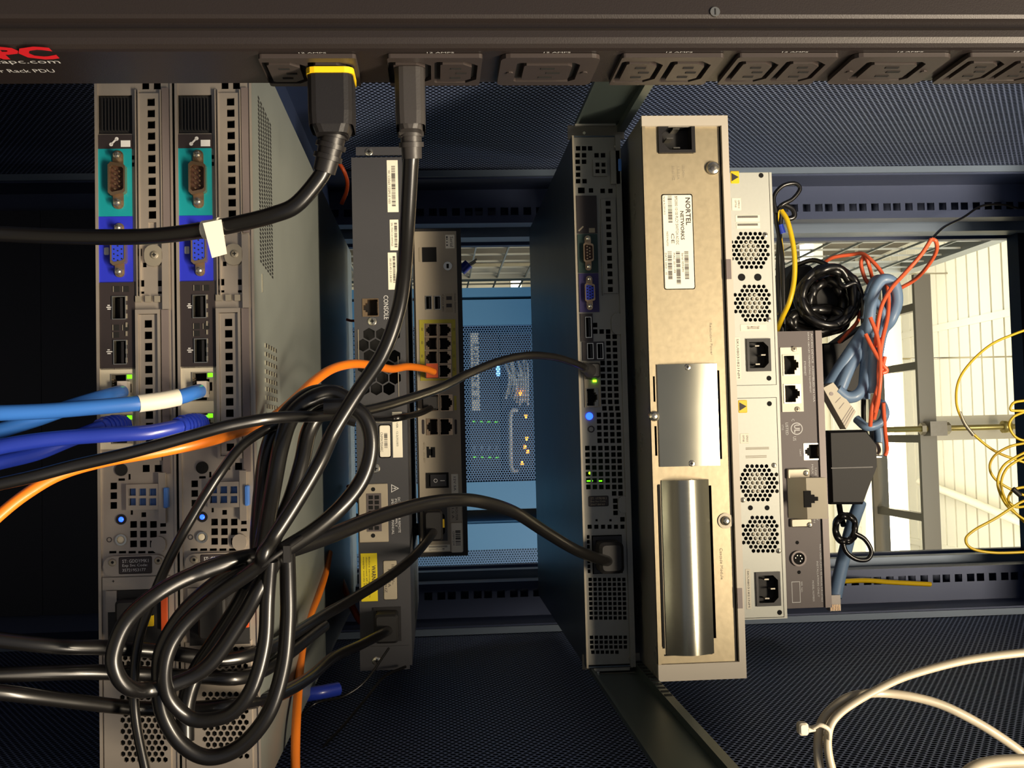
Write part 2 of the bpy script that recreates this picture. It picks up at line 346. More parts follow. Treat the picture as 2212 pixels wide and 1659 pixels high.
def dsub(parent, Y, cx, cy, w, h, ins, name, pins):
    """D-shaped connector shell standing out of the face, long side down the picture (w = half width, h = half height in px)"""
    c = P(cx, cy, Y); s = Y / FPX; a, b = h * s, w * s; q = .35 * b
    def D(k): return [(c.x - a * k, c.z - b * k + q * k), (c.x - a * k + q * k, c.z - b * k), (c.x + a * k - q * k, c.z - b * k), (c.x + a * k, c.z - b * k + q * k), (c.x + a * k * .86, c.z + b * k - q * .6), (c.x + a * k * .8 - q * .3, c.z + b * k), (c.x - a * k * .8 + q * .3, c.z + b * k), (c.x - a * k * .86, c.z + b * k - q * .6)]
    mb = MB('brass', ins, 'chrome', 'black')
    o, i = D(1.0), D(.80); n = 8
    vs = [(p[0], Y, p[1]) for p in o] + [(p[0], Y - .0045, p[1]) for p in o] + [(p[0], Y - .0045, p[1]) for p in i] + [(p[0], Y - .001, p[1]) for p in i]
    mb.add(vs, [[k * n + j, k * n + (j + 1) % n, k * n + n + (j + 1) % n, k * n + n + j] for k in range(3) for j in range(n)], 0)
    mb.prism([(c.x + (p[0] - c.x) * .99, c.z + (p[1] - c.z) * .99) for p in i], Y - (.0042 if pins == 'holes' else .0012), Y, 1)
    rows = 3 if pins == 'holes' else 2
    for r in range(rows):
        for k in range(5 - (r if rows == 2 else 0)):
            xx = c.x + (k - (2 if (rows == 3 or r == 0) else 1.5)) * a * .30 + (a * .1 if rows == 3 and r == 1 else 0); zz = c.z + ((r - (rows - 1) / 2) * b * .5)
            if pins == 'holes': mb.cyl((xx, Y - .0044, zz), s * 1.6, .0004, n=8, mi=3)
            else: mb.cyl((xx, Y - .0038, zz), s * 2.0, .003, n=8, mi=0)
    fl = rpoly(c.x - a - 30 * s * w / 20, c.x + a + 30 * s * w / 20, c.z - b * .62, c.z + b * .62, b * .55)
    mb.prism(fl, Y - .0009, Y, 0)
    for sg in (-1, 1):
        xx = c.x + sg * (a + 16 * s * w / 20)
        mb.cyl((xx, Y - .0045, c.z), b * .48, .0045, n=6, mi=2, smooth=False); mb.dome((xx, Y - .0045, c.z), b * .42, .001, 12, 2)
    return link(name, mb, parent)
def usb(parent, Y, x0, y0, x1, y1):
    mb = MB('chrome', 'black', 'plastic'); X0, X1, Z0, Z1 = RX(Y, x0, y0, x1, y1); f = 1.6 * Y / FPX
    mb.plate(X0, X1, Z0, Z1, Y - .0008, .009, [[(X0 + f, Z0 + f), (X1 - f, Z0 + f), (X1 - f, Z1 - f), (X0 + f, Z1 - f)]])
    mb.box(X0 + f * .5, X1 - f * .5, Y + .007, Y + .008, Z0 + f * .5, Z1 - f * .5, 1)
    mb.box(X0 + 2 * f, X1 - 2 * f, Y + .0005, Y + .007, Z0 + (Z1 - Z0) * .55, Z0 + (Z1 - Z0) * .75, 2)
    return link('usb_port', mb, parent)
def led(parent, Y, cx, cy, rpx, m, name='indicator_light', ring=None, hgt=.0008):
    c = P(cx, cy, Y); s = Y / FPX; mb = MB(m, 'black')
    mb.dome((c.x, Y - .0002, c.z), rpx * s, hgt, 16, 0)
    if ring: mb.ring((c.x, Y - .0005, c.z), rpx * s, ring * s, .0005, 20, 1)
    return link(name, mb, parent)
def iec(parent, Y, x0, y0, x1, y1, name='power_inlet', m='plastic', pins=((-.32, .0), (0, .18), (.32, 0)), flip=1):
    """male inlet: bezel, recessed cavity with two cut corners, three blades"""
    X0, X1, Z0, Z1 = RX(Y, x0, y0, x1, y1); mb = MB(m, 'black', 'chrome', 'plastic_d'); w = X1 - X0; h = Z1 - Z0; cx = (X0 + X1) / 2; cz = (Z0 + Z1) / 2
    def oc(k):
        a, b = w / 2 * k, h / 2 * k; q = b * .5
        p = [(-a, -b), (a, -b), (a, b - q), (a - q, b), (-a + q, b), (-a, b - q)]
        return [(cx + u, cz + v * flip) for u, v in (p if flip > 0 else p[::-1])]
    mb.plate(X0, X1, Z0, Z1, Y - .002, .002, [oc(.80)], 0)
    b = rpoly(X0 - .0004, X1 + .0004, Z0 - .0004, Z1 + .0004, .0015)
    o = oc(.80); n = len(o); mb.add([(p[0], Y - .002, p[1]) for p in o] + [(p[0], Y + .012, p[1]) for p in o], [(i, (i + 1) % n, n + (i + 1) % n, n + i) for i in range(n)] + [list(range(n, 2 * n))], 3)
    for u, v in pins: mb.box(cx + u * w - w * .02, cx + u * w + w * .02, Y - .0005, Y + .012, cz + v * h * flip - h * .09, cz + v * h * flip + h * .09, 2)
    return link(name, mb, parent)
def body(parent, x0, x1, y0, y1, z0, z1, m, inner='black', shade_dy=.016, name='chassis', label=None, lip=0):
    """open-backed sheet box: four sides, far end, added black sheet for shade behind the face"""
    mb = MB(m, inner); t = .001
    mb.box(x0, x0 + t, y0, y1, z0, z1); mb.box(x1 - t, x1, y0, y1, z0, z1)
    mb.box(x0 + t, x1 - t, y0, y1, z0, z0 + t); mb.box(x0 + t, x1 - t, y0, y1, z1 - t, z1)
    mb.box(x0 + t, x1 - t, y1 - t, y1, z0 + t, z1 - t); mb.box(x0 + t, x1 - t, y0 + shade_dy, y0 + shade_dy + t, z0 + t, z1 - t, 1)  # last box: black sheet added inside so the holes look deep and dark
    return link(name, mb, parent, label)
def pcable(name, label, cat, pts, r, m, parent=None, sub=8, n=12, group=None):
    mb = MB(m); mb.tube([P(*p) for p in pts], r, n, 0, sub)
    return link(name, mb, parent, None if parent else label, cat=None if parent else cat, group=None if parent else group)

# ================================================================== THE ROOM
def struct(name, mb): return link(name, mb, None, kind='structure')
m = MB('floor'); m.box(-4, 4, -2.6, 9.2, -.03, 0); struct('floor', m)
m = MB('cream_w'); m.box(-4, 4, 9.0, 9.2, 0, 4.4); struct('wall_far', m)
m = MB('cream_w'); m.box(-4.2, -4, -2.6, 9.2, 0, 4.4); struct('wall_left', m)
m = MB('cream_w'); m.box(4, 4.2, -2.6, 9.2, 0, 4.4); struct('wall_right', m)
m = MB('deck'); ZD = ZC + 2.62                                   # ribbed roof deck, ribs run across
y = -2.6
while y < 9.0:
    m.box(-4, 4, y, y + .098, ZD, ZD + .03); m.box(-4, 4, y + .098, y + .114, ZD + .026, ZD + .03); y += .114
struct('ceiling', m)
for i, xx in enumerate((-.52, .62)):                             # lapped deck seams
    m = MB('deck'); m.box(xx, xx + .035, 4.2, 8.9, ZD - .006, ZD); struct('trim_%d' % (i + 1), m)
# ------------------------------------------------------------------ cage wall in the far aisle
cw = thing('cage_wall', 'pale wire mesh cage panel along the aisle beyond the cabinet, seen through its front opening', 'fence', (-.43, 3.0, 0))
m = MB('cage'); zt = ZC + 1.30
z = .1
while z < zt:
    m.box(-.4325, -.4275, 2.02, 4.4, z, z + .0035); z += .075
link('cross_wires', m, cw, kind='stuff')
m = MB('cage'); y = 2.06
while y < 4.4:
    m.box(-.436, -.4315, y, y + .0035, .06, zt); y += .105
link('upright_wires', m, cw, kind='stuff')
for (a, b, c, d) in ((2.0, 4.42, zt, zt + .04), (2.0, 2.04, .02, zt), (3.05, 3.10, .02, zt), (4.38, 4.42, .02, zt), (2.0, 4.42, .02, .06)):
    m = MB('cage'); m.box(-.455, -.425, a, b, c, d); link('frame_bar', m, cw)
# ------------------------------------------------------------------ blue cabinets across the aisle
def blue_cab(x0, x1, label, ops):
    t = thing('server_cabinet', label, 'cabinet', ((x0 + x1) / 2, 3.0, 0), 'blue cabinets across the aisle'); zt = ZC + .86
    m = MB('bluedoor'); m.box(x0, x0 + .012, 3.02, 3.9, .02, zt); m.box(x1 - .012, x1, 3.02, 3.9, .02, zt); m.box(x0, x1, 3.02, 3.9, zt - .02, zt); m.box(x0, x1, 3.88, 3.9, .02, zt); link('shell', m, t)
    a, b = x0 + .072, x1 - .075
    m = MB('bluedoor'); m.plate(x0 + .004, x1 - .004, .06, zt - .01, 2.985, .03, [[(a, .16), (b, .16), (b, zt - .12), (a, zt - .12)]]); link('door_frame', m, t)
    m = MB('mesh_door'); m.add([(a, 2.995, .16), (b, 2.995, .16), (b, 2.995, zt - .12), (a, 2.995, zt - .12)], [(0, 1, 2, 3)]); link('door_mesh', m, t)
    m = MB('postd'); m.box(x0 + .02, x0 + .06, 3.09, 3.11, .1, zt - .05); m.box(x1 - .06, x1 - .02, 3.09, 3.11, .1, zt - .05); link('inner_post', m, t)
    return t
ca = blue_cab(-.365, .195, 'pale blue mesh-door cabinet across the aisle, with a white name strip behind its mesh', 1)
cb = blue_cab(.225, .785, 'pale blue mesh-door cabinet across the aisle, right neighbour of the one with the name strip', 1)
m = MB('bluedoor'); m.box(-.392, -.368, 2.98, 3.9, .02, ZC + .86); link('filler_panel', m, None, 'narrow pale blue filler panel left of the cabinet with the name strip', cat='panel')
m = MB('ladder'); m.box(-1.6, -.735, 4.8, 5.2, 0, ZC + .75); link('grey_cabinet', m, None, 'plain grey cabinet beyond the wire cage, between the two middle devices', cat='cabinet')
m = MB('dim_grey'); m.box(-3.9, -1.0, 3.3, 8.9, ZC + .95, ZD - .005); struct('dim_backdrop', m)  # added grey slab, stands in for the dim roof region beyond the cage
m = MB('white', 'ink'); fbox(m, 3.01, 1018, 718, 1035, 888, 0, .002)
for ch, ya, yb in (('R', 742, 752), ('A', 754, 764), ('D', 766, 776), ('I', 779, 781), ('O', 784, 796), ('N', 815, 826), ('4', 833, 843), ('5', 855, 865)):
    ftext(m, 3.008, ch, 1022, ya, 1032, yb, 1, .03)
link('name_strip', m, ca)
# equipment behind the blue mesh
q = thing('rack_server', 'dark rack unit with green lights behind the blue mesh door', 'server', P(1050, 950, 3.12), 'equipment behind the blue mesh')
m = MB('postd'); fbox(m, 3.12, 1014, 720, 1080, 1036, 0, .5); link('chassis', m, q)
for px_, py_ in [(1024 + 16 * k, 911) for k in range(4)] + [(1026 + 16 * k, 988) for k in range(4)]:
    m = MB('led_g'); fbox(m, 3.118, px_ - 3, py_ - 1.2, px_ + 3, py_ + 1.2, 0, .002); link('indicator_light', m, q)
m = MB('led_c'); fbox(m, 3.118, 1072, 790, 1080, 812, 0, .002); link('display', m, q)
m = MB('frameg')
for k in range(4): fbox(m, 3.117, 1022 + 16 * k, 962, 1027 + 16 * k, 974, 0, .002)
link('port_row', m, q)
q = thing('rack_server', 'rack unit with a long silver pull handle behind the blue mesh door', 'server', P(1120, 950, 3.12), 'equipment behind the blue mesh')
m = MB('postd'); fbox(m, 3.14, 1084, 720, 1150, 1036, 0, .5); link('chassis', m, q)
m = MB('white'); m.tube([P(1116, 886, 3.13), P(1104, 892, 3.10), P(1103, 950, 3.10), P(1105, 1012, 3.10), P(1118, 1018, 3.13)], .0055, 10); link('pull_handle', m, q)
rnd = random.Random(3)
for k in range(9):
    m = MB('white'); a = P(1088 + 6 * k, 770 + rnd.random() * 30, 3.10); m.tube([a, P(1100 + 5 * k, 800 + rnd.random() * 30, 3.08), P(1092 + 6 * k, 850 + rnd.random() * 30, 3.11)], .003, 6, sub=5); link('pale_strand', m, q)  # added white tubes stand in for the bright room showing through the cabinet
for px_, py_ in ((1136, 900), (1138, 948), (1134, 965), (1128, 1000), (1124, 850), (1140, 975)):
    m = MB('led_a'); fbox(m, 3.08, px_ - 3, py_ - 4, px_ + 3, py_ + 4, 0, .002); link('amber_light', m, q)
for k in range(5):
    m = MB('wcable'); x_ = 968 + 42 * k
    m.tube([P(x_, 1222, 3.06), P(x_ - 3, 1240, 3.05), P(x_ - 2, 1275, 3.06)], .0025, 6, sub=4)
    link('pale_strand', m, None, 'pale patch lead, %s from the left, behind the lower strip of blue mesh' % ('first', 'second', 'third', 'fourth', 'fifth')[k], cat='cable', group='leads behind the lower blue mesh')
# ------------------------------------------------------------------ overhead things beyond
za_, zb_ = P(1988, 940, 4.0).z, P(2024, 940, 4.0).z
lt = thing('ladder_tray', 'grey overhead ladder tray crossing below the ribbed roof deck', 'cable tray', (0, 4.2, za_))
for yy in (4.0, 4.46):
    m = MB('ladder'); m.box(-.55, .62, yy, yy + .02, za_, zb_); link('side_rail', m, lt)
for yp in (660, 788, 948, 1120):
    xx = P(1990, yp, 4.0).x; m = MB('ladder'); m.box(xx - .014, xx + .014, 4.02, 4.46, za_ + .012, za_ + .036); link('rung', m, lt)
rx_ = P(2050, 925, 3.97).x
rd = thing('hanger_rod', 'yellow zinc threaded rod with a bracket, holding the ladder tray from the roof', 'rod', (rx_, 3.97, za_))
m = MB('rod'); m.cyl((rx_, 3.97, P(1905, 925, 3.97).z), .010, ZD - P(1905, 925, 3.97).z, 'Z', 12); link('rod', m, rd)
m = MB('galv'); m.box(rx_ - .026, rx_ + .026, 3.94, 4.0, za_ + .012, zb_ + .012); link('bracket', m, rd)
for zz in (za_ - .012, zb_ + .016): m = MB('chrome'); m.cyl((rx_, 3.97, zz), .022, .016, 'Z', 6, smooth=False); link('nut', m, rd)
m = MB('rod'); m.cyl((rx_, 3.97, P(2165, 925, 3.97).z), .022, .03, 'Z', 12); link('coupling', m, rd)
m = MB('cream_w'); m.box(rx_ - .045, rx_ + .045, 4.10, 4.12, zb_ + .02, ZD); link('strut_channel', m, None, 'pale strut channel rising behind the threaded rod to the roof', cat='channel')
def fixture(loc, L, label):
    t = thing('light_fixture', label, 'lamp', loc, 'tube lights beyond the cabinet'); x, y, z = loc
    m = MB('cream_w'); m.box(x, x + L, y - .07, y + .07, z, z + .05); link('housing', m, t)
    for dy in (-.04, .04): m = MB('tube'); m.cyl((x + .03, y + dy, z - .022), .016, L - .06, 'X', 12); link('tube', m, t)
    for dx in (.0, L - .02): m = MB('cream_w'); m.box(x + dx, x + dx + .02, y - .08, y + .08, z - .05, z + .05); link('end_bracket', m, t)
    for dx in (.25, L - .25): m = MB('chrome'); m.cyl((x + dx, y, z + .05), .004, max(.05, ZD - z - .05), 'Z', 6); link('hanger_wire', m, t)
fixture((-.55, 4.95, ZC + 2.02), 1.6, 'long tube light hanging behind the ladder tray')
fixture((-1.55, 6.0, ZC + 2.05), .95, 'tube light glowing through the wire cage above the black tangle')
fixture((-.55, 7.2, ZC + 2.1), 1.8, 'farthest tube light near the far wall')
for i, (px_, py_) in enumerate(((1116, 603),)):
    t = thing('light_fixture', 'small bright light seen through the cage between the two middle devices', 'lamp', P(px_, py_, 5.5), 'tube lights beyond the cabinet')
    m = MB('tube'); fbox(m, 5.5, px_ - 9, py_ - 17, px_ + 9, py_ + 17, 0, .05); link('diffuser', m, t)
    m = MB('cream_w'); fbox(m, 5.5, px_ - 12, py_ - 20, px_ + 12, py_ + 20, .05, .1); link('housing', m, t)
    c = P(px_, py_, 5.55); m = MB('chrome'); m.cyl((c.x, c.y + .03, c.z), .004, ZD - c.z, 'Z', 6); link('hanger_wire', m, t)
for k, (yy, zz, r_, mm, lab) in enumerate(((5.7, 2.20, .012, 'ladder', 'thin dark conduit crossing left of the tube light'), (6.6, 2.30, .045, 'cream_w', 'thick cream pipe crossing behind the ladder tray'))):
    m = MB(mm); m.cyl((-1.0, yy, ZC + zz), r_, 2.6, 'X', 14); link('conduit_pipe', m, None, lab, cat='pipe')
m = MB('ladder'); m.prismax([(0, 0), (.05, 0), (.05, .09), (0, .09)], lambda u, v, a: (.22 + a, 5.0 + u + a * .1, ZC + 1.93 + v), 0, .9); link('roof_beam', m, None, 'grey steel beam behind the ladder tray, low right', cat='beam')
m = MB('cream_w'); m.tube([(.30, 5.9, ZD - .05), (.36, 5.4, ZD - .055), (.46, 4.7, ZD - .055)], .02, 10); link('sprinkler_pipe', m, None, 'cream pipe slanting across the ribbed roof deck', cat='pipe')
# ================================================================== THE OPEN CABINET
XM = -.043
ZT = P(2192, 900, 1.53).z - ZC; ZX = ZT + .04
rk = thing('rack_cabinet', 'dark blue equipment cabinet with perforated side panels, holding all the devices', 'cabinet', (XM, 1.0, 0))
for sg in (-1, 1):
    xs = XM + sg * .274
    m = MB('mesh_side'); m.box(min(xs, xs + sg * .0015), max(xs, xs + sg * .0015), .50, 1.345, .10, ZC + ZX); link('side_panel', m, rk)
    m = MB('postd'); m.box(min(xs + sg * .02, xs + sg * .022), max(xs + sg * .02, xs + sg * .022), .50, 1.5, .05, ZC + ZX); link('outer_skin', m, rk)
    # front mounting post with square holes
    hs = []; z = .12; k = 0; u0, u1 = sorted((XM + sg * .222, XM + sg * .264))
    hc = XM + sg * .2365
    while z < ZC + ZX - .01:
        hs.append([(hc - .0048, z - .0048), (hc + .0048, z - .0048), (hc + .0048, z + .0048), (hc - .0048, z + .0048)]); z += (.0159, .0159, .0127)[k % 3]; k += 1
    m = MB('post'); m.plate(u0, u1, .08, ZC + ZX, 1.40, .002, hs)
    e = XM + sg * .264; m.box(min(e, e + sg * .002), max(e, e + sg * .002), 1.34, 1.402, .08, ZC + ZX)
    e2 = XM + sg * .222; m.box(min(e2, e2 + sg * .002), max(e2, e2 + sg * .002), 1.402, 1.43, .08, ZC + ZX)
    link('front_post', m, rk)
    m = MB('frameg'); a, b = sorted((XM + sg * .266, XM + sg * .2735)); m.box(a, b, 1.335, 1.40, .08, ZC + ZX); link('panel_edge', m, rk)
    # door frame in front of the posts: stepped bars
    for (p, q_, ya, yb, mm) in ((.214, .228, 1.455, 1.475, 'frameg'), (.222, .30, 1.475, 1.50, 'post'), (.219, .230, 1.50, 1.52, 'frameg'), (.216, .222, 1.53, 1.545, 'post')):
        a, b = sorted((XM + sg * p, XM + sg * q_)); m = MB(mm); m.box(a, b, ya, yb, .05, ZC + ZX); link('door_bar', m, rk)
    m = MB('post'); a, b = sorted((XM + sg * .250, XM + sg * .268)); m.box(a, b, .56, .62, .08, ZC + ZX); link('rear_post', m, rk)
m = MB('postd'); m.box(XM - .30, XM + .30, 1.50, 1.53, ZC + ZT, ZC + ZX); link('top_frame', m, rk)
m = MB('postd'); m.box(XM - .30, XM + .30, .95, 1.53, ZC + ZX, ZC + ZX + .02); link('roof_panel', m, rk)
m = MB('postd'); m.box(XM - .30, XM + .30, .50, 1.53, .03, .06); link('base_panel', m, rk)
m = MB('post'); m.box(XM - .262, XM - .224, .66, 1.39, ZC - .128, ZC - .122); m.box(XM - .266, XM - .262, .66, 1.39, ZC - .128, ZC - .100); link('cross_rail', m, rk)
m = MB('post'); m.box(XM + .226, XM + .262, .70, 1.39, ZC - .128, ZC - .122); link('cross_rail', m, rk)
for k in range(7):          # dark blanking panels closing the front under the bottom server
    z1 = ZC - .20 - k * .089
    m = MB('postd'); m.box(XM - .241, XM + .241, 1.385, 1.398, z1 - .0885, z1); link('blanking_panel', m, None, '%s dark blanking panel closing the cabinet front below the leftmost server' % ('first', 'second', 'third', 'fourth', 'fifth', 'sixth', 'seventh')[k], cat='panel', group='blanking panels below the servers')
# rails for the 1U server in the middle
for sg, X_ in ((-1, -.2615), (1, .1955)):
    t = thing('slide_rail', 'zinc slide rail running back from the middle server, %s' % ('left end under the power strip' if sg < 0 else 'right end, low in the picture'), 'rail', (X_, .8, ZC + .13), 'slide rails of the middle server')
    m = MB('slide'); a, b = sorted((X_, X_ + sg * .0015)); m.box(a, b, .585, .945, ZC + .1235, ZC + .160); link('web', m, t)
    m = MB('slide'); a, b = sorted((X_ - sg * .006, X_)); m.box(a, b, .585, .945, ZC + .160, ZC + .1665); link('flange', m, t, 'folded bright edge')
    m = MB('slide'); a, b = sorted((X_ - sg * .004, X_)); m.box(a, b, .585, .935, ZC + .1225, ZC + .1245); link('lower_lip', m, t)
    if sg > 0:
        for k in range(11):
            m = MB('black'); m.box(X_ - .0064, X_ - .006, .935 - k * .012, .939 - k * .012, ZC + .1605, ZC + .166); link('rail_slot', m, t)
    m = MB('galv'); a, b = sorted((X_ - sg * .012, X_)); m.box(a, b, .945, .948, ZC + .118, ZC + .166); link('end_tab', m, t)
# ================================================================== POWER STRIP
PXX = -.1700
ps = thing('power_strip', 'long black vertical power strip with outlets down its side, across the top of the picture', 'power strip', (PXX - .03, .51, ZC))
prof = [(PXX, .5375), (PXX, .4935), (PXX - .0006, .4915), (PXX - .002, .4898), (PXX - .0045, .4888), (PXX - .0075, .4888), (PXX - .0088, .4896), (PXX - .0095, .4925), (PXX - .0125, .4930), (PXX - .0135, .4905), (PXX - .015, .4895), (PXX - .047, .4895), (PXX - .048, .4905), (PXX - .048, .5375)]
m = MB('pdu'); m.prismax(prof, lambda u, v, a: (u, v, a), ZC - .72, ZC + .66, 0, False); link('housing', m, ps)
m = MB('chrome', 'black'); c = P(1545, 25, .4888); m.cyl((c.x, c.y, c.z), .0022, .001, 'Y', 16); m.box(c.x - .0014, c.x + .0014, c.y - .0002, c.y, c.z - .0003, c.z + .0003, 1); link('screw', m, ps)
def onstrip(px, py): p = PX(px, py, PXX); return p.y, p.z
def strip_prism(m, poly, x0, x1, mi=0):      # poly of (Z, Y)
    m.prismax(poly, lambda u, v, a: (a, v, u), x0, x1, mi)
def strip_plate(m, z0, z1, y0, y1, x, t, holes, mi=0, rr=.0015):
    outer = rpoly(z0, z1, y0, y1, rr); V = [Vector(p) for p in outer]; F = [list(range(len(outer)))]
    for h in holes: k = len(V); V += [Vector(p) for p in h]; F.append(list(range(k, k + len(h))))
    ov, oe, of, _, _, orf = delaunay_2d_cdt(V, [], F, 1, 1e-7)
    m.add([(x, p[1], p[0]) for p in ov], [f for f, o in zip(of, orf) if set(o) == {0}], mi)
    for lp in [outer] + holes:
        n = len(lp); m.add([(x, p[1], p[0]) for p in lp] + [(x - t, p[1], p[0]) for p in lp], [(i, (i + 1) % n, n + (i + 1) % n, n + i) for i in range(n)], mi)
def oct_(cz, cy, a, b, q1, q2):   # a half width along Z, b half along Y; cut corners on +Z side
    return [(cz - a, cy - b + q2), (cz - a + q2, cy - b), (cz + a - q1, cy - b), (cz + a, cy - b + q1), (cz + a, cy + b - q1), (cz + a - q1, cy + b), (cz - a + q2, cy + b), (cz - a, cy + b - q2)]
YC = .5165
def zat(px): return PX(px, 133, PXX).z
def outlet_block(xa, xb, socks, big=False):
    za, zb = zat(xa), zat(xb); x = PXX + .0022
    m = MB('pdu_block', 'black'); hs = []
    for sx in socks:
        cz = zat(sx); hs.append(oct_(cz, YC, .0145 if big else .0098, .0150 if not big else .0135, .005 if not big else .003, .0012))
    strip_plate(m, za, zb, YC - .0205, YC + .0195, x, .002, hs, 0, .004 if big else .0015)
    if big:
        for zz in (za + .005, zb - .005): strip_prism(m, circ(zz, YC, .0016, 10), x, x + .0006, 0)
    for h, sx in zip(hs, socks):     # dark moat floor
        strip_prism(m, h, PXX + .0001, PXX + .0004, 1)
    b = link('outlet_block', m, ps)
    for sx in socks:
        cz = zat(sx); m = MB('pdu_block', 'black')
        k = .0110 if big else .0071; strip_prism(m, oct_(cz, YC, k, .0122 if not big else .0105, .004 if not big else .002, .001), PXX, x + .0002)
        xs = x + .00022
        for (dz, dy, hz, hy) in (((.0, -.0066, .0024, .0009), (.0026, 0, .0024, .0009), (.0, .0066, .0024, .0009)) if not big else ((.0, -.0062, .0032, .001), (.003, 0, .0032, .001), (.0, .0062, .0032, .001))):
            m.box(xs, xs + .0002, YC + dy - hy, YC + dy + hy, cz + dz - hz, cz + dz + hz, 1)
        link('socket', m, b)
    m = MB('ink_w'); zc = (za + zb) / 2 + .002
    text(m, '12 AMPS', lambda a, b_: (PXX + .00015, .4956 - b_, zc - .0055 + a), .012, .0014, 0)
    link('rating_print', m, ps)
outlet_block(565, 772, [612, 712]); outlet_block(838, 1040, [884, 985])
outlet_block(1080, 1290, [1184], True); outlet_block(1335, 1550, [1385, 1488])
outlet_block(1580, 1792, [1634, 1735]); outlet_block(1825, 2032, [1929], True); outlet_block(2065, 2280, [2120, 2220])
def strip_text(name, s, pxa, pxb, ya, yb, mm, bold=0):
    m = MB(mm); y0, z0 = onstrip(pxa, (ya + yb) / 2); _, z1 = onstrip(pxb, (ya + yb) / 2); yn = onstrip(pxa, ya)[0]; yf = onstrip(pxa, yb)[0]
    text(m, s, lambda a, b_: (PXX + .0002, yf - b_, z0 + a), z1 - z0, yf - yn, 0, bold); link(name, m, ps)
strip_text('logo_print', 'APC', -98, 118, 100, 128, 'red', .05)
strip_text('web_print', 'www.apc.com', -90, 131, 131, 139, 'ink_w'); strip_text('model_print', 'Master Rack PDU', -60, 118, 149, 156, 'ink_w')
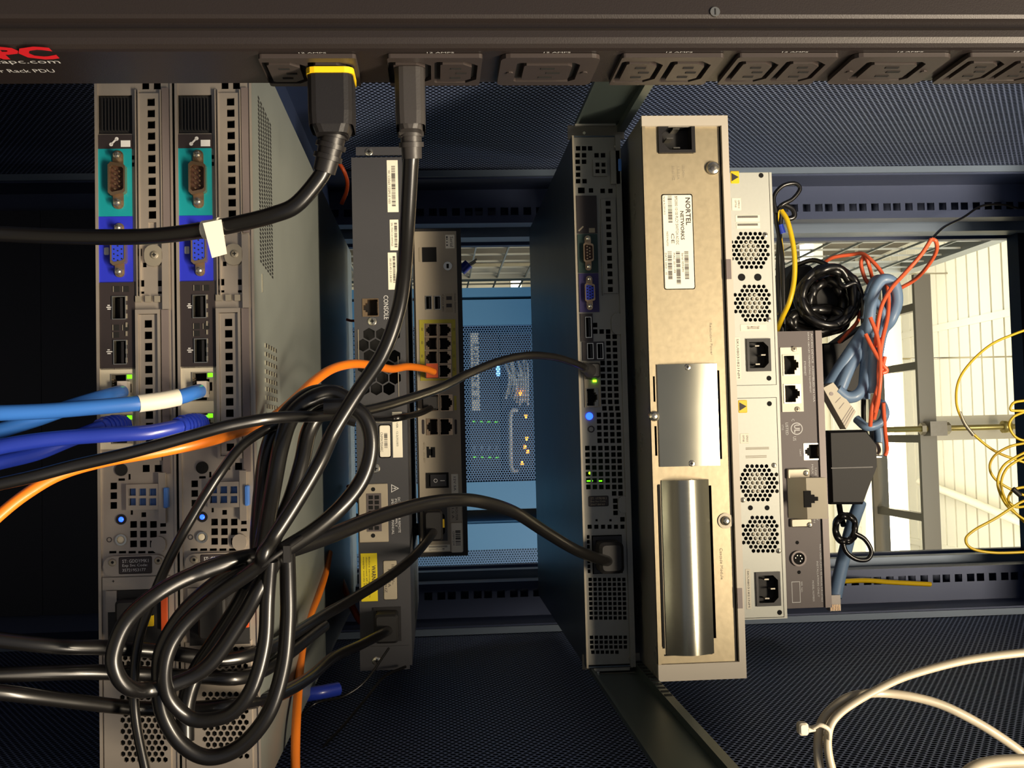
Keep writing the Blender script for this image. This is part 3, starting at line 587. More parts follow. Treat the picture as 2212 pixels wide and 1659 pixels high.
# ================================================================== TWO STACKED SERVERS ON THE LEFT
YS = .648; S = YS / FPX
def left_server():
    X0, X1, Z0, Z1 = RX(YS, 214.5, 75, 376.5, 1701)
    t = thing('rack_server', 'x', 'server', ((X0 + X1) / 2, 1.0, Z0), 'stacked rack servers')
    body(t, X0, X1, YS, 1.43, Z0, Z1, 'lid', label=None)
    L = lambda y: .0121 * (y - 888)          # lean of the face in the picture
    hs = []
    hs += [sq(YS, 314, 185, 15), sq(YS, 339, 185, 15)]
    hs += [hole(YS, 213, 205, 284, 289)]
    hs += [sq(YS, 287, 340 + 15 * k, 5, 9) for k in range(2)]
    hs += [sq(YS, 262, 1015, 0.1)][:0]
    hs += [sq(YS, 315, 1012, 15), sq(YS, 341, 1012, 15)]
    hs += [sq(YS, 245, 1050 + 21 * k, 14) for k in range(3)]
    hs += [sq(YS, 288 + 21.5 * c, 1133 + 21 * r, 14) for c in range(3) for r in range(3)] + [sq(YS, 352, 1134, 12, 8), sq(YS, 352, 1150, 13, 6)]
    hs += [sq(YS, 243 + 21 * c, 1193, 15, 5) for c in range(5)]
    hs += [sq(YS, 262, 1036, 14, 5), sq(YS, 279, 1030, 5, 12), sq(YS, 284, 1106, 5, 12), sq(YS, 310, 1112, 10, 10)]
    hs += [sq(YS, 300, 545, 12, 16), sq(YS, 312, 572, 8, 10)]
    hs += [sq(YS, 305, 612, 12, 14), sq(YS, 345, 612, 8, 12), sq(YS, 305, 632, 12, 5), sq(YS, 345, 632, 8, 5)]
    LP = win(YS, (243, 640, 272, 690), (246, 735, 274, 787), (241, 808, 286, 870), (243, 896, 288, 958))
    hs += LP + win(YS, (311, 207, 344, 480), (303, 680, 344, 988), (280, 1050, 350, 1099), (236, 1403, 362, 1660))
    m = MB('galv_srv')
    m.plate(X0 + .0012, X1 - .0012, Z0 + .001, Z1 - .001, YS + .0004, .0012, hs); link('face_plate', m, t)
    # lips along both long edges
    m = MB('galv_srv'); m.box(X0, X1, YS - .0015, YS + .001, Z0, Z0 + .0016); m.box(X0, X1, YS - .0005, YS + .001, Z1 - .0012, Z1); link('edge_lip', m, t)
    m = MB('plastic_d'); fbox(m, YS, 214, 206, 283, 288, .002, .006); 
    for k in range(9): fbox(m, YS, 219 + 7 * k, 212, 221 + 7 * k, 282, .0005, .002)
    link('slot_cover', m, t)
    # upper card bracket with square vents
    vh = [sq(YS, 327 + .012 * (y - 220), y, 16.5) for y in [222 + 24.3 * k for k in range(12)]]
    a, b, c, d = RX(YS, 301, 202, 347, 505); m = MB('galv_srv'); m.plate(a, b, c, d, YS - .0012, .0016, vh); link('card_bracket', m, t)
    m = MB('galv_srv')
    for x_ in (296, 302, 350): fbox(m, YS, x_ - 1, 195, x_ + 1, 640, -.0020, .0004)
    fbox(m, YS, 352, 510, 366, 668, -.0022, 0); link('bracket_ridge', m, t)
    # hold-down tab with round screw head
    c = P(332, 552, YS); m = MB('galv'); m.prism(rpoly(c.x - 22 * S, c.x + 24 * S, c.z - 18 * S, c.z + 20 * S, 17 * S), YS - .0022, YS); link('latch_tab', m, t)
    screw(t, YS - .0022, 334, 551, 8, 'galv')
    for x_ in (300, 321, 341): m = MB('galv'); fbox(m, YS, x_ - 6, 640, x_ + 6, 653, -.0016, 0); link('raised_square', m, t)
    # lower card slot frame
    a, b, c, d = RX(YS, 297, 672, 348, 992); m = MB('galv_srv'); m.plate(a, b, c, d, YS - .0028, .003, [hole(YS, 303, 681, 343, 986)]); link('slot_frame', m, t)
    vh = [sq(YS, 322.5 + .012 * (y - 835), y, 16) for y in [700 + 24.6 * k for k in range(12)]]
    a, b, c, d = RX(YS, 303.5, 682, 342.5, 985); m = MB('galv_srv'); m.plate(a, b, c, d, YS - .0010, .0014, vh); link('slot_blank', m, t)
    m = MB('brown_e'); fbox(m, YS, 352, 672, 367, 1020, -.0018, 0); fbox(m, YS, 352, 190, 366, 505, -.0012, 0); link('side_channel', m, t)
    # coloured port fields
    for (n_, mm, x0, y0, x1, y1) in (('icon_field', 'dkpanel', 213, 292, 285, 322), ('serial_field', 'teal', 213, 322, 284, 468), ('video_field', 'blue', 215, 468, 286, 610), ('usb_field', 'dkpanel', 218, 610, 291, 797), ('network_field', 'beige_l', 218, 797, 294, 968)):
        m = MB(mm); fplate(m, YS, x0, y0, x1, y1, -.0006, .0009, LP); f = link(n_, m, t)
        if n_ == 'icon_field':
            mm_ = MB('ink_w'); a_ = P(240, 312, YS - .0008); b_ = P(252, 300, YS - .0008)
            dd = (b_ - a_); pn = Vector((-dd.z, 0, dd.x)).normalized() * .0005
            mm_.add([a_ - pn, a_ + pn, b_ + pn, b_ - pn], [(0, 1, 2, 3)])
            for p_ in (a_, b_): mm_.prism(circ(p_.x, p_.z, .0011, 8), YS - .0008, YS - .0007)
            fbox(mm_, YS, 262, 304, 282, 318, -.0008, -.0007); link('icon_print', mm_, f)
        if n_ == 'video_field':
            mm_ = MB('ink_w'); frb(mm_, YS, 226, 535, 236, 551, -.0008, -.0007, 2); mm_2 = mm_; link('icon_print', mm_2, f)
        if n_ == 'usb_field':
            for yy in (664, 760):
                mm_ = MB('ink_w'); fbox(mm_, YS, 231, yy - 1, 244, yy + 1, -.0008, -.0007); fbox(mm_, YS, 233, yy - 5, 238, yy - 3, -.0008, -.0007); fbox(mm_, YS, 233, yy + 3, 240, yy + 5, -.0008, -.0007); link('icon_print', mm_, f)
    dsub(t, YS - .0006, 256, 389, 18, 36, 'serial', 'serial_port', 'pins')
    dsub(t, YS - .0006, 259, 541, 16, 34, 'vga', 'video_port', 'holes')
    usb(t, YS - .0006, 243, 640, 272, 690); usb(t, YS - .0006, 246, 735, 274, 787)
    m = MB('black', 'galv')
    for (x_, y_) in ((252, 625), (272, 625), (251, 708), (251, 724), (272, 708)): fbox(m, YS, x_ - 7, y_ - 6, x_ + 7, y_ + 6, -.0009, -.0006, 0); fbox(m, YS, x_ - 7, y_ - 6, x_ - 5.5, y_ + 6, -.0011, -.0006, 1)
    for k in range(8): fbox(m, YS, 272.5, 640 + 19 * k, 276, 650 + 19 * k, -.0012, -.0006, 1)
    link('shield_tabs', m, t)
    rj45(t, YS - .0006, 241, 808, 286, 870, 'galv', side=1); rj45(t, YS - .0006, 243, 896, 288, 958, 'galv', side=1)
    for yy in (814, 902): m = MB('led_g'); fbox(m, YS, 276, yy - 4, 286, yy + 4, -.0016, -.0010); link('link_light', m, t)
    # lower end
    c = P(262, 1015, YS); m = MB('black'); m.cyl((c.x, YS - .0006, c.z), 13 * S, .001, n=20); link('round_port', m, t)
    a, b, c, d = RX(YS, 277, 1046, 352, 1100); m = MB('galv_srv'); m.plate(a, b, c, d, YS - .0030, .003, [sq(YS, 288.5 + 22 * k, 1062.5 + 21 * r, 15) for k in range(3) for r in range(2)]); link('fan_guard', m, t)
    m = MB('handle_b'); fbox(m, YS, 283, 1054, 350, 1093, .001, .004); link('fan_hub', m, t)
    m = MB('galv_srv'); fbox(m, YS, 346, 1022, 360, 1128, -.0034, -.0002); link('release_lever', m, t)
    m = MB('handle_b'); frb(m, YS, 357, 1053, 366, 1096, -.005, 0, 3); link('blue_latch', m, t, 'light blue release tab')
    led(t, YS, 262, 1122, 5.5, 'led_b', 'blue_light', 11)
    c = P(262, 1166, YS); m = MB('chrome', 'beige_l'); m.ring((c.x, YS - .001, c.z), 8 * S, 12 * S, .001); m.dome((c.x, YS, c.z), 8 * S, .0005, 14, 1); link('push_button', m, t)
    c = P(236, 1166, YS); m = MB('ink'); m.ring((c.x, YS, c.z), 4 * S, 5.5 * S, .0001); link('icon_print', m, t)
    c = P(343, 1176, YS); m = MB('galv_srv'); m.prism(rpoly(c.x - 17 * S, c.x + 17 * S, c.z - 14 * S, c.z + 16 * S, 14 * S), YS - .0022, YS); link('rounded_tab', m, t)
    a, b, c, d = RX(YS, 228, 1200, 360, 1242); m = MB('galv_srv'); m.prism(rpoly(a, b, c, d, 20 * S), YS - .0022, YS); link('tag_bracket', m, t)
    screw(t, YS - .0022, 243, 1215, 8, 'galv', slot=False); screw(t, YS - .0022, 342, 1211, 8, 'galv', slot=False)
    for x_, y_ in ((243, 1215), (342, 1211)): led(t, YS - .0034, x_, y_, 3, 'black', 'screw_hole', hgt=.0002)
    flabel(t, YS - .0022, 258, 1203, 327, 1239, [('T', 'ST: GDDYMK1', 266, 1208, 320, 1215), ('T', 'Exp Svc Code:', 266, 1218, 318, 1225), ('T', '35721953177', 266, 1228, 314, 1234)], 'service_tag', 'black tag with pale print', 'ink', ink='ink_w')
    # power supply end
    m = MB('galv_srv'); fbox(m, YS, 226, 1246, 366, 1272, -.0012, .0002); fbox(m, YS, 232, 1276, 254, 1320, -.0025, 0); link('psu_flange', m, t)
    m = MB('plastic_d', 'yellow', 'orange_d'); fbox(m, YS, 238, 1276, 362, 1396, -.0016, .0002); frb(m, YS, 262, 1292, 318, 1380, -.012, 0, 8); fbox(m, YS, 322, 1328, 334, 1350, -.004, 0, 1); fbox(m, YS, 352, 1290, 364, 1358, -.004, 0, 2); link('power_inlet', m, t)
    hh = []
    for r in range(21):
        for k in range(7):
            yy = 1408 + 12.2 * r; xx = 264 + 14 * k + (7 if r % 2 else 0) + .0121 * (yy - 1400)
            if yy < 1478 or 1504 < yy < 1652: hh.append(hexh(YS, xx, yy, 5.8, PI / 6 * 0))
    a, b, c, d = RX(YS, 230, 1398, 366, 1690); m = MB('galv_srv'); m.plate(a, b, c, d, YS - .0012, .0016, hh); link('vent_plate', m, t)
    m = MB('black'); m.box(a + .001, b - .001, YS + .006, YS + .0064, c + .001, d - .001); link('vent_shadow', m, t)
    screw(t, YS, 246, 1255, 5, 'galv')
    return t
s1 = left_server(); s1['label'] = 'grey one-unit rack server, lowest device in the cabinet, leftmost in the picture'
s2 = copy_tree(s1); s2.location.z += .04445; ORG[s2.name] = Vector(s2.location); s2['label'] = 'grey one-unit rack server lying on the leftmost one, its long bare lid in view'
# lid details of the upper server
ZL = s2.location.z + .0429
def lidp(px, py): r = ray(px, py); r = r * ((ZL - ZC) / r.z); return Vector((r.x, r.y, ZL))
m = MB('black')
for r in range(42):
    for k in range(6):
        p_ = lidp(548, 192 + 8.7 * r + 2 * k); yy = .672 + .0095 * k
        m.box(p_.x - .0007, p_.x + .0007, yy, yy + .005, ZL, ZL + .0002)
link('lid_pores', m, s2, kind='stuff')
m = MB('chrome')
for r in range(17):
    p_ = lidp(556, 737 + 19.6 * r)
    for k in range(5): yy = .684 + .0105 * k; m.box(p_.x - .0013, p_.x + .0013, yy, yy + .006, ZL, ZL + .0007)
link('lid_slots', m, s2, 'small bright louvres')
a_ = lidp(556, 583); m = MB('chrome'); m.box(a_.x, a_.x + .011, .676, .6775, ZL, ZL + .0006); link('lid_mark', m, s2)
# ================================================================== DARK SWITCH
YW = .98; X0, X1, Z0, Z1 = RX(YW, 769.5, 337, 878.5, 1430)
sw = thing('network_switch', 'charcoal one-unit switch with large hexagonal vents and a console port', 'network switch', ((X0 + X1) / 2, 1.1, Z0))
body(sw, X0, X1, YW, 1.38, Z0, Z1, 'dark_sw')
hh = [hole(YW, 783.5 - 2, 646.5, 815, 682)]
hh = []
for r in range(8):
    for k in range(4):
        yy = 722 + 23.6 * r; xx = 770 + 27.2 * k + (13.6 if r % 2 else 0) + .02 * (yy - 722)
        if 776 < xx < 858 and yy < 850: hh.append(hexh(YW, xx, yy, 14, 0))
hh += win(YW, (783, 645, 818, 684), (808, 1312, 866, 1384))
m = MB('dark_sw'); m.plate(X0 + .001, X1 - .001, Z0 + .001, Z1 - .001, YW, .0012, hh); link('face_plate', m, sw)
m = MB('galv'); fbox(m, YW, 860, 770, 861.5, 860, -.0006, 0); fbox(m, YW, 773.5, 712, 775.5, 790, -.0006, 0); link('vent_edge', m, sw)
for (y0, y1) in ((318, 336), (1396, 1446)):
    m = MB('dark_sw'); fbox(m, YW, 772 + (y0 > 900) * 10 - 3, y0, 872 + (y0 > 900) * 12, y1, -.0012, .0006); link('mounting_ear', m, sw)
screw(sw, YW - .001, 797, 328, 8.5); screw(sw, YW, 804, 694, 9.5); screw(sw, YW, 811, 1012, 10); screw(sw, YW - .001, 814, 1428, 9.5)
flabel(sw, YW, 836, 345, 860, 459, [('b', 846, 358, 854, 448, 34), ('t', 'W: C3560-12SPS-E V03', 838.5, 367, 843, 440)], r=1)
flabel(sw, YW, 842, 474, 861, 541, [('b', 852, 481, 858, 536, 26), ('t', 'SN: FOC1214W0GS', 845, 481, 849, 532)], r=1)
flabel(sw, YW, 838, 545, 857, 626, [('b', 849, 553, 854, 612, 26), ('t', '00:25:45:21:58:00', 842, 558, 846, 610)], r=1)
flabel(sw, YW, 818, 917, 845, 989, [('b', 830, 936, 837, 968, 16), ('t', 'CNMW7D0ARC', 822, 934, 827, 976)], r=5)
flabel(sw, YW, 848, 890, 869, 988, [('t', 'SW VER : 12.2(35)SE5', 855, 900, 860, 964)], r=1)
rj45(sw, YW, 783, 645, 818, 684, side=-1)
m = MB('ink_w'); ftext(m, YW - .0002, 'CONSOLE', 829, 638, 839, 690); link('port_print', m, sw)
m = MB('beige'); frb(m, YW, 776, 1046, 838, 1170, -.002, .0002, 2); cnb = link('power_connector', m, sw, 'beige twelve-way power connector block')
m = MB('brown', 'black'); fbox(m, YW, 793, 1066, 824, 1147, -.0026, -.002, 0)
for r in range(7):
    for k in range(2): fbox(m, YW, 797 + 13 * k, 1070 + 11 * r, 806 + 13 * k, 1078 + 11 * r, -.003, -.0026, 1)
link('pin_field', m, cnb)
for yy in (1057, 1157): led(cnb, YW - .002, 806, yy, 4.5, 'black', 'screw_hole', hgt=.0002)
m = MB('ink_w')
tri = [P(845, 1046, YW - .0002), P(845, 1064, YW - .0002), P(862, 1055, YW - .0002)]
cen = sum(tri, Vector()) / 3; inn = [cen + (p - cen) * .74 for p in tri]
m.add(tri + inn, [(0, 1, 4, 3), (1, 2, 5, 4), (2, 0, 3, 5)]); ftext(m, YW - .0002, '!', 848, 1053.5, 855, 1056.5); link('warning_print', m, sw)
m = MB('ink_w'); ftext(m, YW - .0002, 'DC INPUTS FOR REMOTE', 860, 1075, 865, 1150); ftext(m, YW - .0002, 'POWER SUPPLY', 853, 1078, 858, 1138); ftext(m, YW - .0002, 'SPECIFIED IN MANUAL', 846, 1078, 851, 1154); ftext(m, YW - .0002, '-48V    6A', 828, 1075, 833, 1140); link('rating_print', m, sw)
flabel(sw, YW, 780, 1196, 815, 1298, [('t', 'WARNING', 803, 1222, 812, 1270, 1), ('t', 'Before servicing this unit', 796, 1204, 800, 1290), ('t', 'disconnect all power', 790, 1204, 794, 1284), ('t', 'supply cords first', 784, 1204, 788, 1276)], 'warning_label', 'yellow warning label', 'ylabel', 1)
flabel(sw, YW, 828, 1211, 858, 1295, [('t', '100-240V~', 846, 1220, 852, 1262), ('t', '1.5-0.5A', 838, 1230, 844, 1268), ('t', '50/60HZ', 831, 1240, 836, 1280)], 'rating_label', 'grey rating label', 'wcable')
iec(sw, YW, 808, 1312, 866, 1384)
# ================================================================== ROUTER
YR = 1.10; X0, X1, Z0, Z1 = RX(YR, 897, 492, 1003, 1199)
rt = thing('router', 'small warm-grey router with a yellow-framed port block, resting on the charcoal switch', 'router', ((X0 + X1) / 2, 1.2, Z0))
body(rt, X0, X1, YR - .001, YR + .24, Z0 + .0005, Z1, 'plastic_d', shade_dy=.014, name='case')
RP = win(YR, (919, 639, 933, 669), (938, 639, 952, 669), (920, 852, 948, 888), (951, 852, 978, 888), (921, 904, 947, 940), (950, 904, 978, 940), (914, 1096, 966, 1168)) + [h for r in range(4) for h in win(YR, (919, 699 + 29.5 * r, 945, 727 + 29.5 * r), (948, 699 + 29.5 * r, 975, 727 + 29.5 * r))]
a, b, c, d = RX(YR, 902, 498, 993, 1190); m = MB('plastic_d'); m.plate(X0 + .001, X1 - .001, Z0 + .001, Z1 - .001, YR - .0002, .001, RP); link('bezel', m, rt)
m = MB('beige'); m.plate(a, b, c, d, YR - .0012, .001, RP); link('face_plate', m, rt)
for xx in (a + .02, b - .02): m = MB('plastic_d'); m.cyl((xx, YR + .03, ZC - .0246 + .0), .006, Z0 - ZC + .026, 'Z', 12); link('foot', m, rt)
YF = YR - .0013
flabel(rt, YF, 962, 507, 982, 537, [('b', 964, 510, 967, 534, 4), ('t', 'Serial', 972, 511, 979, 533)], r=1)
m = MB('black'); fbox(m, YF, 912, 534, 943, 566, -.0003, .0); link('blank_port', m, rt)
m = MB('ink_l'); c = P(906.5, 550, YF - .0002); frb(m, YF, 904, 534, 909, 566, -.0002, 0, 2); link('port_print', m, rt)
c = P(967, 575, YF); m = MB('chrome', 'black'); m.ring((c.x, YF - .001, c.z), 5 * YR / FPX, 9.5 * YR / FPX, .001); m.cyl((c.x, YF - .0003, c.z), 7 * YR / FPX, .0002, n=16, mi=0); m.box(c.x - 6 * YR / FPX, c.x + 6 * YR / FPX, YF - .0009, YF, c.z - 2.6 * YR / FPX, c.z + 2.6 * YR / FPX, 1); link('lock_slot', m, rt)
usb(rt, YF, 919, 639, 933, 669); usb(rt, YF, 938, 639, 952, 669)
m = MB('ink_l', 'ink'); fbox(m, YF, 962, 634, 978, 675, -.0002, 0, 0)
for k in range(2): fbox(m, YF, 964, 640 + 16 * k, 976, 648 + 16 * k, -.0004, -.0002, 1)
ftext(m, YF - .0003, 'Cisco Systems', 981, 634, 985, 676, 1); ftext(m, YF - .0003, 'CISCO 891', 955, 636, 959, 672, 1); link('maker_print', m, rt)
a, b, c, d = RX(YF, 907, 690, 985, 822); e, f, g, h = RX(YF, 917, 698, 976, 818)
m = MB('ylines'); m.plate(a, b, c, d, YF - .0004, .0004, [[(e, g), (f, g), (f, h), (e, h)]]); link('port_frame', m, rt, 'yellow port surround')
m = MB('ink')
for k in range(4): ftext(m, YF - .0006, 'G%d' % k, 979, 708 + 29 * k, 983, 714 + 29 * k); ftext(m, YF - .0006, 'G%d' % (k + 4), 910, 708 + 29 * k, 914, 714 + 29 * k)
link('port_print', m, rt)
for r in range(4):
    rj45(rt, YF - .0002, 919, 699 + 29.5 * r, 945, 727 + 29.5 * r, side=-1, frame=1.5); rj45(rt, YF - .0002, 948, 699 + 29.5 * r, 975, 727 + 29.5 * r, side=1, frame=1.5)
rj45(rt, YF, 920, 852, 948, 888, side=-1, frame=1.5); rj45(rt, YF, 951, 852, 978, 888, side=1, frame=1.5)
rj45(rt, YF, 921, 904, 947, 940, side=-1, frame=1.5); rj45(rt, YF, 950, 904, 978, 940, side=1, frame=1.5)
m = MB('ylines'); fbox(m, YF, 981, 855, 986, 886, -.0003, 0); link('port_print', m, rt)
m = MB('ink'); frb(m, YF, 911, 906, 917, 938, -.0003, 0, 3); link('port_print', m, rt)
m = MB('ink'); frb(m, YF, 982, 906, 987, 938, -.0003, 0, 2); link('port_print', m, rt)
m = MB('black'); fbox(m, YF, 924, 970, 934, 984, -.0004, 0); fbox(m, YF, 931, 966, 940, 988, -.0004, 0); fbox(m, YF, 922, 965, 927, 989, -.0003, 0); link('dc_jack', m, rt)
m = MB('ink_l'); ftext(m, YF - .0003, '48VDC 1.67A 80W', 915, 955, 919, 1000); link('rating_print', m, rt)
m = MB('black', 'plastic', 'ink_w'); fbox(m, YF, 921, 1021, 969, 1054, -.001, 0, 0); fbox(m, YF, 930, 1025, 964, 1050, -.003, -.001, 1)
c = P(941, 1038, YF); m.ring((c.x, YF - .0032, c.z), 3 * YR / FPX, 4.2 * YR / FPX, .0001, 16, 2); fbox(m, YF, 951, 1037.2, 961, 1038.8, -.0032, -.003, 2); link('rocker_switch', m, rt)
flabel(rt, YF, 975, 1024, 990, 1070, [('t', '12V 5A', 980, 1030, 985, 1060)], r=1)
flabel(rt, YF, 972, 1092, 998, 1128, [('t', 'ROUTER', 984, 1096, 989, 1124), ('t', '1.5 A', 976, 1098, 981, 1120)], r=1, m='wcable')
flabel(rt, YF, 975, 1130, 999, 1193, [('b', 984, 1146, 995, 1180, 9), ('t', 'CMM1234', 978, 1148, 982, 1178)], r=2)
flabel(rt, YF, 915, 1177, 972, 1191, [('b', 926, 1179, 966, 1183, 4), ('t', 'FTX15', 926, 1185, 960, 1189)], r=1)
iec(rt, YF, 914, 1096, 966, 1168)
# ================================================================== MIDDLE SERVER
YM = .93; X0, X1, Z0, Z1 = RX(YM, 1250, 282, 1356, 1440)
ms = thing('rack_server', 'dull zinc one-unit server full of small square vents, mid cabinet', 'server', ((X0 + X1) / 2, 1.1, Z0))
body(ms, X0, X1, YM, 1.36, Z0, Z1, 'dsteel')
lx = lambda x, y, yr: x + .0275 * (y - yr)
hs = [sq(YM, x, y, 10) for x, y in ((1249, 320), (1262, 320), (1275, 320), (1248, 335), (1262, 335), (1289, 335), (1303, 335), (1248, 349), (1262, 349), (1249, 363), (1249, 377), (1249, 391), (1263, 391), (1302, 412), (1319, 412), (1277, 411))]
hs += [sq(YM, 1256, 411, 15, 13)]
def grid(xs, yr, ys, sz=10): return [sq(YM, lx(x, y, yr), y, sz) for y in ys for x in xs]
hs += grid((1286, 1300, 1314), 716, (716,)) + grid((1286,), 716, (702,))
hs += grid((1314, 1328), 725, [727 + 14.2 * k for k in range(4)])
hs += grid((1302, 1316, 1330), 783, [784 + 14 * k for k in range(7)])
hs += grid((1306, 1320, 1334), 884, [882])
hs += grid((1294, 1308, 1322, 1336), 895, [896 + 14 * k for k in range(5)])
hs += grid((1269, 1283, 1297, 1311, 1325, 1338), 968, [968 + 14 * k for k in range(7)])
hs += grid((1327, 1341), 1067, (1066,)) + grid((1330,), 1108, (1082, 1095, 1108)) + grid((1345,), 1123, (1122,)) + grid((1274, 1288.5, 1303, 1317, 1331, 1345), 1138, (1138,), 9)
hs += [sq(YM, 1289, 1124, 5), sq(YM, 1319, 1124, 5)]
hs += [hole(YM, 1279, 1156, 1345, 1239)]
hs += [sq(YM, lx(1271, y, 1170), y, 6, 8) for y in [1160 + 10.6 * k for k in range(8)]] + [sq(YM, lx(1351, y, 1170), y, 6, 8) for y in [1160 + 10.6 * k for k in range(8)]]
g2 = [sq(YM, lx(1275 + 10.4 * k, y, 1250), y, 7.5) for y in [1252 + 10.4 * r for r in range(9)] for k in range(8)]
g2 += [sq(YM, lx(1278 + 10.4 * k, y, 1377), y, 7.5) for y in [1377 + 10.4 * r for r in range(3)] for k in range(8)] + [sq(YM, lx(1280 + 10.4 * k, 1409, 1377), 1409, 7.5) for k in range(6)]
hs += g2 + [hole(YM, 1280, 1346, 1362, 1370)]
MPT = win(YM, (1264, 684, 1278, 730), (1268, 741, 1282, 776), (1289, 741, 1303, 776), (1266, 838, 1292, 878), (1264, 783, 1290, 820))
hs += MPT + win(YM, (1306, 430, 1326, 634), (1281, 347, 1309, 380))
m = MB('galv_mid'); m.plate(X0 + .0012, X1 - .0022, Z0 + .0012, Z1 - .004, YM + .0005, .0012, hs); link('face_plate', m, ms)
m = MB('galv'); m.box(X0, X1, YM - .0015, YM + .001, Z0, Z0 + .0016); link('edge_lip', m, ms, 'bright folded edge')
m = MB('galv_mid'); m.box(X0, X1, YM - .003, YM + .001, Z1 - .0042, Z1); link('lid_lip', m, ms)
a, b, c, d = RX(YM, 1280, 345, 1311, 382); m = MB('galv_mid'); m.plate(a, b, c, d, YM - .0022, .0024, [sq(YM, x, y, 9) for x in (1290, 1303) for y in (357, 371)]); link('fan_guard', m, ms)
m = MB('galv_mid'); fbox(m, YM, 1318, 326, 1338, 400, -.003, .0004); link('release_lever', m, ms)
m = MB('handle_b'); frb(m, YM, 1334, 345, 1341, 372, -.0045, 0, 2); link('blue_latch', m, ms, 'small blue release tab')
for (n_, mm, x0, y0, x1, y1) in (('icon_field', 'dkpanel', 1245, 422, 1290, 505), ('serial_field', 'green_d', 1248, 505, 1292, 590), ('video_field', 'purple', 1251, 590, 1294, 675), ('usb_field', 'dkpanel', 1254, 677, 1281, 738), ('usb_field', 'dkpanel', 1258, 738, 1306, 779), ('network_field', 'beige', 1262, 781, 1297, 880)):
    m = MB(mm); fplate(m, YM, x0, y0, x1, y1, -.0006, .0012, MPT); f = link(n_, m, ms)
    if n_ == 'icon_field':
        m_ = MB('ink_l'); a_ = P(1250, 499, YM - .0008); b_ = P(1260, 489, YM - .0008); dd = b_ - a_; pn = Vector((-dd.z, 0, dd.x)).normalized() * .0006; m_.add([a_ - pn, a_ + pn, b_ + pn, b_ - pn], [(0, 1, 2, 3)]); fbox(m_, YM, 1272, 493, 1285, 503, -.0008, -.0007); link('icon_print', m_, f)
dsub(ms, YM - .0006, 1270, 547, 11, 22, 'serial', 'serial_port', 'pins'); dsub(ms, YM - .0006, 1273, 633, 11, 21, 'vga', 'video_port', 'holes')
usb(ms, YM - .0006, 1264, 684, 1278, 730); usb(ms, YM - .0006, 1268, 741, 1282, 776); usb(ms, YM - .0006, 1289, 741, 1303, 776)
vh = [sq(YM, lx(1313, y, 440), y, 11) for y in [440 + 16.9 * k for k in range(12)]]
a, b, c, d = RX(YM, 1300, 428, 1332, 636); m = MB('galv_mid'); m.plate(a, b, c, d, YM - .0016, .0020, vh); link('card_bracket', m, ms)
m = MB('galv_mid'); fbox(m, YM, 1334, 420, 1336, 640, -.0025, 0); fbox(m, YM, 1299, 480, 1300.5, 640, -.0025, 0); link('bracket_ridge', m, ms)
c = P(1334, 700, YM); m = MB('galv_mid'); m.prism(rpoly(c.x - .009, c.x + .009, c.z - .0055, c.z + .0055, .0055), YM - .0022, YM); link('latch_tab', m, ms)
c = P(1346, 1090, YM); m = MB('galv_mid'); m.prism(rpoly(c.x - .007, c.x + .007, c.z - .0045, c.z + .0045, .0045), YM - .0022, YM); link('latch_tab', m, ms)
rj45(ms, YM - .0006, 1266, 838, 1292, 878, 'galv_mid', side=1, frame=1.5)
rj45(ms, YM - .0006, 1264, 783, 1290, 820, 'galv_mid', side=1, frame=1.5)
m = MB('led_gs'); fbox(m, YM, 1280, 820.5, 1288, 825.5, -.0018, -.0008); link('link_light', m, ms)
led(ms, YM, 1273, 899, 8, 'led_b', 'blue_light'); c = P(1277, 927, YM); m = MB('ink'); m.ring((c.x, YM - .0003, c.z), 5 * YM / FPX, 7.5 * YM / FPX, .0008); link('push_button', m, ms)
flabel(ms, YM, 1271, 1071, 1315, 1094, [('T', 'ST: 1F7RMK1', 1276, 1074, 1310, 1079), ('T', 'Exp Svc Code', 1276, 1081, 1308, 1085.5), ('T', '3067184161', 1276, 1087.5, 1306, 1091.5)], 'service_tag', 'black tag with grey print', 'ink', ink='ink_l')
led(ms, YM + .004, 1274, 1022, 3, 'led_gs'); m = MB('led_g'); fbox(m, YM, 1270, 1038, 1283, 1041, .006, .007); fbox(m, YM, 1295, 1038, 1303, 1041, .006, .007); link('inner_light', m, ms)
iec(ms, YM + .001, 1281, 1158, 1343, 1237)
m = MB('plastic_d'); fbox(m, YM, 1282, 1348, 1360, 1368, .002, .006); link('cable_strap', m, ms)
m = MB('chrome')
for (x_, y_) in ((1262, 287), (1330, 316), (1292, 1452), (1362, 1424)): 
    c = P(x_, y_, YM - .002); m.cyl((c.x, c.y, c.z), .0012, .002, 'Y', 8)
link('corner_rivet', m, ms)
m = MB('galv_mid'); fbox(m, YM, 1296, 1452, 1372, 1456, -.004, 0); fbox(m, YM, 1282, 1442, 1360, 1448, -.002, 0); fbox(m, YM, 1240, 270, 1330, 274, -.004, 0); link('rail_end_bracket', m, ms)
